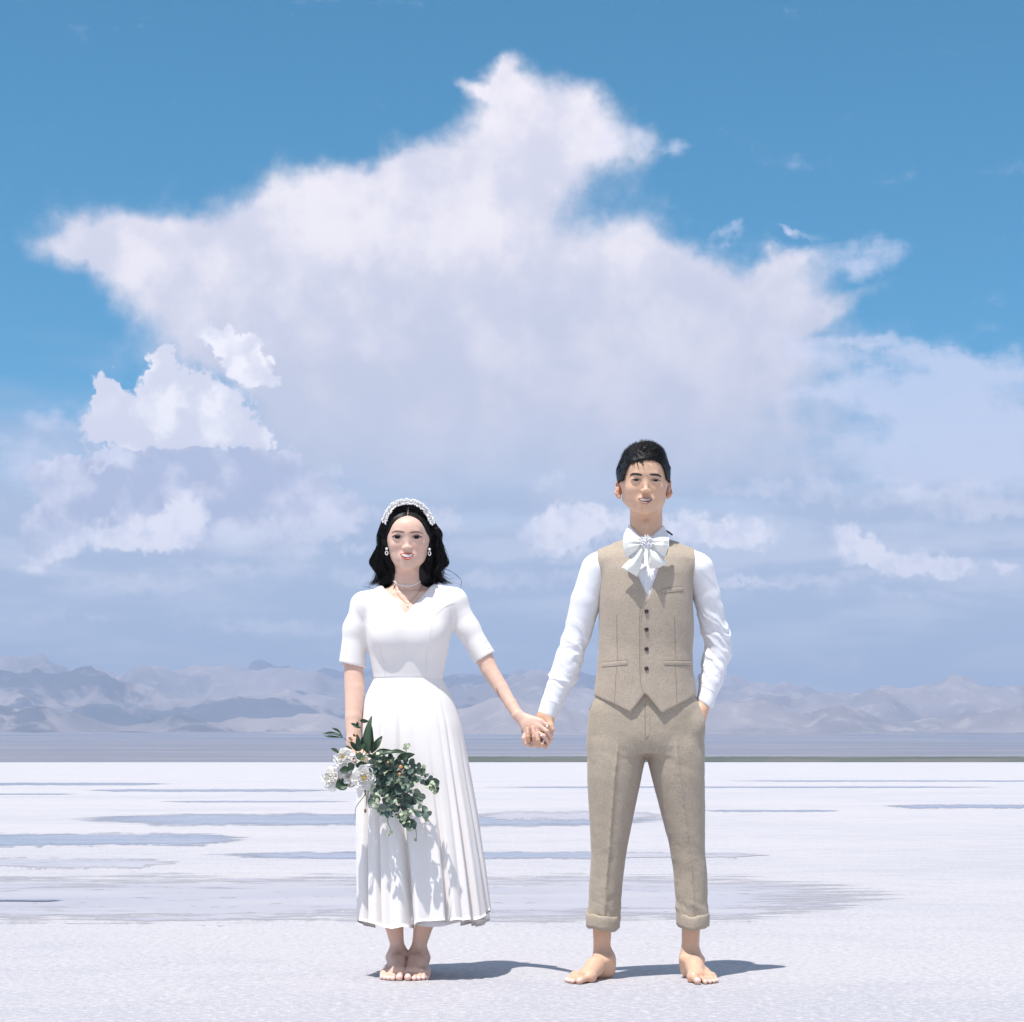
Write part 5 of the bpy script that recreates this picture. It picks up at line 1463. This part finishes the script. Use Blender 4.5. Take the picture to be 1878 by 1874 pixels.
# ------------------------------------------------------------------ bouquet
def leafy(name, c1, c2, rough=0.45):
    m, t, done = material(name)
    r = t.n('ShaderNodeObjectInfo').outputs['Random']
    co = t.n('ShaderNodeTexCoord').outputs['Object']
    c = t.mix(r, c1, c2)
    vein = t.noise(t.map(co, scale=(9, 2, 1)), 3.0, 4, 0.6)
    c = t.mix(t.m('MULTIPLY', t.ss(vein, 0.45, 0.7), 0.35), c, tuple(min(x * 1.9 + .01, 1) for x in c1))
    back = t.n('ShaderNodeNewGeometry').outputs['Backfacing']
    c = t.mix(t.m('MULTIPLY', back, 0.55), c, (0.16, 0.21, 0.16))
    return done(bsdf(t, c, rough, **{'Specular IOR Level': 0.4}))
m_olive = leafy('olive_leaf', (0.022, 0.052, 0.026), (0.050, 0.090, 0.045))
m_euca = leafy('eucalyptus_leaf', (0.050, 0.090, 0.075), (0.165, 0.215, 0.165))
m_pale = leafy('pale_leaf', (0.30, 0.38, 0.24), (0.46, 0.50, 0.33))
m_petal = None
m, t, done = material('rose_petal')
co = t.n('ShaderNodeTexCoord').outputs['Object']
ln = t.n('ShaderNodeVectorMath', {0: co}, operation='LENGTH').outputs['Value']
m_petal = done(bsdf(t, t.mix(t.ss(ln, 0.25, 0.9), (0.88, 0.83, 0.69), (0.91, 0.89, 0.85)), 0.55, **{'Subsurface Weight': 0.1, 'Subsurface Radius': (1, .9, .8), 'Subsurface Scale': 0.003}))
m_stamen = plain('yellow_stamen', (0.62, 0.38, 0.06), 0.7)
m_stem = plain('green_stem', (0.14, 0.20, 0.08), 0.6)
m_twig = plain('brown_twig', (0.13, 0.08, 0.045), 0.7)
m, t, done = material('olive_berry')
g_ = t.n('ShaderNodeSeparateXYZ', {0: t.n('ShaderNodeTexCoord').outputs['Object']}).outputs[1]
m_berry = done(bsdf(t, t.mix(t.ss(g_, -0.2, 0.5), (0.52, 0.24, 0.08), (0.045, 0.018, 0.015)), 0.18, **{'Coat Weight': 0.5}))

bq = empty('bouquet', tuple(P(662, 1392, -.06)))
tag(bq, 'bouquet of white roses, olive sprigs and trailing eucalyptus held low against the skirt', 'bouquet')
bq_loc = np.array(bq.location)
def leaf_mesh(name, prof, fold, bend, mat, nu=9, nv=5):
    """Unit leaf along +Y from 0 to 1, face towards +Z."""
    v = np.zeros((nu, nv, 3))
    for i in range(nu):
        u = i / (nu - 1); w = np.interp(u, np.linspace(0, 1, len(prof)), prof)
        for j in range(nv):
            k = 2 * j / (nv - 1) - 1
            v[i, j] = (k * w, u, fold * w * abs(k) + bend * math.sin(u * math.pi) - bend * .6 * u + .02 * math.sin(9 * u + 2 * k))
    q = grid_faces(nu, nv); o = v.reshape(-1, 3)
    if vnormals(o, q)[:, 2].mean() < 0: q = q[:, ::-1]
    me = mesh(name, *thicken(o, q, nu, nv, .012)); me.materials.append(mat)
    return me
lance = [.015, .062, .092, .105, .105, .096, .080, .052, .004]
rnd = [.04, .30, .44, .50, .51, .48, .40, .26, .02]
oval = [.03, .20, .29, .33, .33, .30, .25, .16, .01]
olives = [leaf_mesh('olive_leaf', lance, .35, b, m_olive) for b in (.06, -.05, .12)]
eucas = [leaf_mesh('eucalyptus_leaf', rnd, f, b, m_euca) for f, b in ((.25, .05), (.10, .12), (-.18, .10), (.35, -.06))]
pales = [leaf_mesh('pale_leaf', rnd, f, b, m_pale) for f, b in ((.3, .1), (-.2, .12))]
broads = [leaf_mesh('rose_leaf', oval, f, b, m_olive) for f, b in ((.3, .08), (.2, -.06))]
def place(name, me, base, tip, y0, y1, width=1.0, roll=0.0, face=(0.0, -1.0, 0.25), parent=None):
    a, b = P(base[0], base[1], y0), P(tip[0], tip[1], y1)
    d_ = b - a; L_ = np.linalg.norm(d_); d_ /= L_
    f = np.asarray(face, float); f = f - d_ * (f @ d_); f /= np.linalg.norm(f) + 1e-9
    x = np.cross(d_, f)
    xr = x * math.cos(roll) + f * math.sin(roll); fr = np.cross(xr, d_)
    o = bpy.data.objects.new(name, me); col.objects.link(o)
    o.parent = parent or bq
    m4 = Matrix(((xr[0] * L_ * width, d_[0] * L_, fr[0] * L_, a[0] - bq_loc[0]), (xr[1] * L_ * width, d_[1] * L_, fr[1] * L_, a[1] - bq_loc[1]), (xr[2] * L_ * width, d_[2] * L_, fr[2] * L_, a[2] - bq_loc[2]), (0, 0, 0, 1)))
    o.matrix_local = m4
    return o
rng = np.random.RandomState(5)
def bpart(name, v, q, mat, parent=None):
    return link(name, mesh(name, np.asarray(v) - bq_loc, q), mat, parent or bq)

# roses
def petal_mesh(name, w, cup, curl, ruffle, seed):
    nu, nv = 9, 9
    v = np.zeros((nu, nv, 3))
    for i in range(nu):
        u = i / (nu - 1)
        for j in range(nv):
            k = 2 * j / (nv - 1) - 1
            ww = w * (math.sin(min(u * 1.25 + .12, 1.55)) ** .8) * (1 - .42 * max(u - .72, 0) / .28)
            uu = u * (1 - .16 * k * k * u)
            v[i, j] = (math.sin(k * 1.15) * ww, uu + 0, -cup * (1 - (k * .8) ** 2) * math.sin(u * 2.4) - curl * max(u - .55, 0) ** 2 * 2.4 + ruffle * math.sin(k * 5 + seed) * u * u)
    q = grid_faces(nu, nv); o = v.reshape(-1, 3)
    me = mesh(name, *thicken(o, q, nu, nv, .016)); me.materials.append(m_petal)
    return me
pet = {'in': [petal_mesh('petal', .50, .30, -.2, .02, s_) for s_ in (1, 4)], 'mid': [petal_mesh('petal', .58, .26, .10, .035, s_) for s_ in (2, 5)], 'out': [petal_mesh('petal', .62, .18, .42, .05, s_) for s_ in (3, 6)]}
def rose(px, py, r, y, look=(0, -1, .15), open_=1.0, full=1.0, stamens=True):
    rm = M(r, y)
    c = P(px, py, y)
    z = np.asarray(look, float); z /= np.linalg.norm(z)
    x = np.cross([0, 0, 1.0], z); x /= np.linalg.norm(x); yv = np.cross(z, x)
    F = Matrix(((x[0], yv[0], z[0]), (x[1], yv[1], z[1]), (x[2], yv[2], z[2])))
    bud, bf = ball(1.0, 12, 9)
    bud = bud * np.array([.13, .13, .22]) * rm
    core = bpart('rose', (np.array(F) @ (bud + np.array([0, 0, .08 * rm])).T).T + c, bf, m_stamen if stamens else m_petal)
    rings = [('in', 4, .10, 1.30, .52), ('in', 5, .15, 1.10, .62), ('in', 5, .19, .92, .72), ('mid', 5, .22, .72, .84), ('mid', 6, .24, .46, .98), ('out', 7, .22, .22, 1.06 * full), ('out', 6, .18, .02, 1.10 * full)]
    for ri, (kind, n, r0, tilt, ln_) in enumerate(rings):
        off = rng.uniform(0, 6.28)
        for k in range(n):
            a = off + k / n * 2 * math.pi + rng.uniform(-.16, .16)
            tl = tilt * open_ + rng.uniform(-.10, .10)
            dr = np.array([math.cos(a), math.sin(a), 0])
            along = dr * math.cos(tl) + np.array([0, 0, math.sin(tl)])
            inw = -dr * math.sin(tl) + np.array([0, 0, math.cos(tl)])
            sx_ = np.cross(along, inw)
            base = dr * r0 * rm * .55 + np.array([0, 0, -.10 - .03 * ri]) * rm
            s_ = rm * ln_ * rng.uniform(.90, 1.06)
            L3 = Matrix(((sx_[0], along[0], inw[0]), (sx_[1], along[1], inw[1]), (sx_[2], along[2], inw[2])))
            M3 = (F @ L3) * s_
            t3 = F @ Vector(base)
            o = bpy.data.objects.new('petal', pet[kind][k % 2]); col.objects.link(o); o.parent = core
            o.matrix_local = Matrix.Translation(Vector(c - bq_loc) + t3) @ M3.to_4x4()
    if stamens:
        p_ = [c + np.array(F @ Vector((.2 * rm * math.cos(a) * b, .2 * rm * math.sin(a) * b, .34 * rm))) for a, b in rng.uniform(0, 1, (16, 2)) * [6.28, 1]]
        tag(bpart('stamens', *balls(p_,   .036 * rm, 6, 5), m_stamen, core), kind='stuff')
    return core
rose(630, 1388, 17.5, -.115, (-.15, -1, .25))
rose(607, 1426, 19.5, -.085, (-.55, -1, .05), .85, 1.05, False)
rose(641, 1424, 13.5, -.105, (-.25, -1, .15), 1.1)
rose(668, 1425, 21.0, -.130, (.05, -1, .05), .9)
rose(667, 1393, 14.0, -.090, (.2, -1, .5), .9)
rose(684, 1471, 11.5, -.085, (.1, -1, -.3), .9, 1.0, False)

# long olive leaves
for b, tp, w in [((676, 1380), (679, 1312), 1.05), ((681, 1378), (680, 1328), 1.25), ((681, 1380), (701, 1348), 1.5), ((683, 1383), (726, 1377), 1.3), ((714, 1376), (750, 1381), 1.0), ((728, 1389), (760, 1382), 1.7),
                 ((660, 1320), (676, 1322), 2.2), ((661, 1334), (643, 1325), 1.5), ((656, 1334), (655, 1322), 2.0), ((628, 1349), (591, 1343), .75), ((629, 1351), (594, 1349), .7), ((626, 1346), (609, 1333), 1.1), ((658, 1377), (642, 1358), 1.5), ((659, 1377), (656, 1346), 1.6),
                 ((677, 1381), (663, 1350), 1.9), ((656, 1376), (671, 1362), 1.7), ((622, 1380), (607, 1371), 1.9), ((646, 1373), (633, 1367), 1.3), ((722, 1410), (697, 1441), 1.2), ((714, 1379), (722, 1402), 1.7), ((700, 1384), (716, 1376), 1.6), ((723, 1404), (728, 1390), 1.5),
                 ((717, 1436), (752, 1444), 1.6), ((713, 1438), (700, 1460), 1.5), ((706, 1494), (722, 1497), 1.6), ((702, 1489), (712, 1496), 1.8), ((688, 1392), (705, 1404), 1.6), ((672, 1384), (690, 1388), 1.7)]:
    y0 = -.115 + rng.uniform(-.02, .01)
    place('leaf', olives[rng.randint(3)], b, tp, y0, y0 - rng.uniform(-.012, .03), w * 1.0, rng.uniform(-.6, .6))
for b, tp, w, y in [((641, 1411), (623, 1411), 1.2, -.135), ((647, 1411), (640, 1397), 1.2, -.135), ((638, 1434), (615, 1442), 1.5, -.10), ((660, 1378), (659, 1393), 1.3, -.135), ((672, 1400), (652, 1404), 1.0, -.11), ((650, 1440), (634, 1432), 1.1, -.09)]:
    place('leaf', broads[rng.randint(2)], b, tp, y, y - .008, w, rng.uniform(-.4, .4))

# eucalyptus: rounded leaves in pairs along trailing sprigs
sprigs = [[(684, 1392), (700, 1400), (716, 1418), (728, 1440), (738, 1462)], [(690, 1396), (712, 1404), (734, 1412), (750, 1426)], [(684, 1402), (694, 1420), (702, 1444), (712, 1468), (720, 1486)],
          [(700, 1404), (712, 1430), (722, 1456), (738, 1486), (752, 1508)], [(716, 1400), (736, 1396), (752, 1402), (758, 1410)], [(700, 1440), (690, 1452), (688, 1464)], [(730, 1440), (748, 1436), (752, 1450)],
          [(736, 1470), (756, 1468), (768, 1458)], [(728, 1478), (712, 1486), (700, 1482)], [(744, 1484), (766, 1484), (780, 1490)], [(742, 1410), (764, 1412), (776, 1408)], [(756, 1420), (772, 1424), (786, 1430), (800, 1446)], [(700, 1420), (688, 1424), (684, 1440)], [(736, 1490), (742, 1504), (752, 1512)],
          [(720, 1420), (738, 1428), (756, 1432)], [(710, 1450), (728, 1452), (744, 1462)], [(694, 1404), (704, 1412), (712, 1404)]]
cs, rs = [], []
for si, sp in enumerate(sprigs):
    L_ = sum(math.hypot(sp[i + 1][0] - sp[i][0], sp[i + 1][1] - sp[i][1]) for i in range(len(sp) - 1))
    n = max(4, int(L_ / 7.0))
    pts = spline(sp, n)
    y = -.095 - .045 * rng.uniform(0, 1) + np.linspace(0, -.012, n)
    cs.append(np.stack(P(*spline(sp, 16).T, np.linspace(y[0], y[-1], 16) + .004), -1).reshape(16, 3)); rs.append(np.linspace(.0014, .0007, 16))
    for i in range(n):
        tdir = pts[min(i + 1, n - 1)] - pts[max(i - 1, 0)]; tdir /= np.linalg.norm(tdir) + 1e-9
        outer = i > n * .72 and si % 2 == 0
        for sd in (-1, 1):
            ang = sd * rng.uniform(.6, 1.5)
            dr = np.array([tdir[0] * math.cos(ang) - tdir[1] * math.sin(ang), tdir[0] * math.sin(ang) + tdir[1] * math.cos(ang)])
            ln_ = rng.uniform(9.5, 14.5) * (.72 if i > n * .8 else 1)
            pale = rng.rand() < (.34 if outer else .07)
            if pale: ln_ *= .62
            b = pts[i] + rng.normal(0, 1.5, 2)
            place('leaf', (pales[rng.randint(2)] if pale else eucas[rng.randint(4)]), b, b + dr * ln_, y[i], y[i] - rng.uniform(-.015, .022), rng.uniform(.85, 1.15), rng.uniform(-.9, .9))
# pale buds
for cx, cy, n, sp in ((742, 1496, 12, 13), (690, 1470, 5, 8), (735, 1436, 6, 9), (790, 1432, 6, 8), (796, 1448, 4, 6), (700, 1384, 4, 7), (745, 1364, 3, 3), (744, 1372, 2, 3), (720, 1462, 4, 10), (717, 1528, 3, 3), (783, 1504, 2, 4), (764, 1538, 1, 1), (688, 1452, 3, 5)):
    for k in range(n):
        b = np.array([cx, cy]) + rng.normal(0, sp * .5, 2); a = rng.uniform(0, 6.28)
        y = -.135 - rng.uniform(0, .02) if cy < 1515 else -.10
        place('leaf', pales[rng.randint(2)], b, b + np.array([math.cos(a), math.sin(a)]) * rng.uniform(4.5, 7.5), y, y - .006, 1.0, rng.uniform(-.8, .8))
# stems
for pts, ya, yb in (([(662, 1392), (668, 1366), (663, 1340), (657, 1318)], -.09, -.125), ([(662, 1394), (646, 1366), (628, 1350)], -.09, -.12), ([(664, 1392), (676, 1378), (690, 1384), (716, 1396), (724, 1412), (722, 1440)], -.12, -.145), ([(711, 1498), (712, 1510), (717, 1521)], -.11, -.10),
                    ([(761, 1512), (763, 1524), (764, 1536)], -.12, -.11), ([(672, 1444), (668, 1458), (656, 1474), (652, 1484), (651, 1502)], -.11, -.09), ([(668, 1446), (672, 1464), (671, 1482)], -.11, -.10), ([(676, 1444), (674, 1462)], -.11, -.10), ([(744, 1384), (745, 1372), (744, 1362)], -.11, -.12),
                    ([(770, 1428), (784, 1432), (800, 1448)], -.11, -.12), ([(660, 1392), (664, 1420), (668, 1450)], -.055, -.06), ([(662, 1390), (690, 1410), (720, 1440)], -.07, -.09), ([(658, 1392), (640, 1410), (620, 1425)], -.07, -.08)):
    c = spline(pts, 16)
    cs.append(np.stack(P(c[:, 0], c[:, 1], np.linspace(ya, yb, 16)), -1).reshape(16, 3)); rs.append(np.linspace(.0017, .0008, 16))
for c, r_ in zip(cs, rs):
    bpart('stem', *tubes(np.array([c]), np.array([r_]), 5), m_stem)
# berries
bv, bf_ = ball(1.0, 12, 9)
bme = mesh('berry', bv * np.array([.62, 1.0, .62]), bf_); bme.materials.append(m_berry)
for px, py, a, r, y in ((652, 1347, (-1, .05), 5.2, -.13), (643, 1354, (-.7, -.7), 5.0, -.13), (735.5, 1407, (.35, .9), 5.8, -.165), (734, 1419, (.9, .3), 4.8, -.165), (711, 1398, (-.6, .8), 3.6, -.16), (648, 1391, (.3, -.9), 3.2, -.14), (651, 1396, (.9, .3), 2.8, -.14), (641, 1439, (.2, .9), 2.4, -.13), (670, 1486, (.0, 1), 4.0, -.10)):
    a = np.array(a) / np.linalg.norm(a)
    o = place('berry', bme, (px, py), (px + a[0] * r, py + a[1] * r), y, y, 1.0)
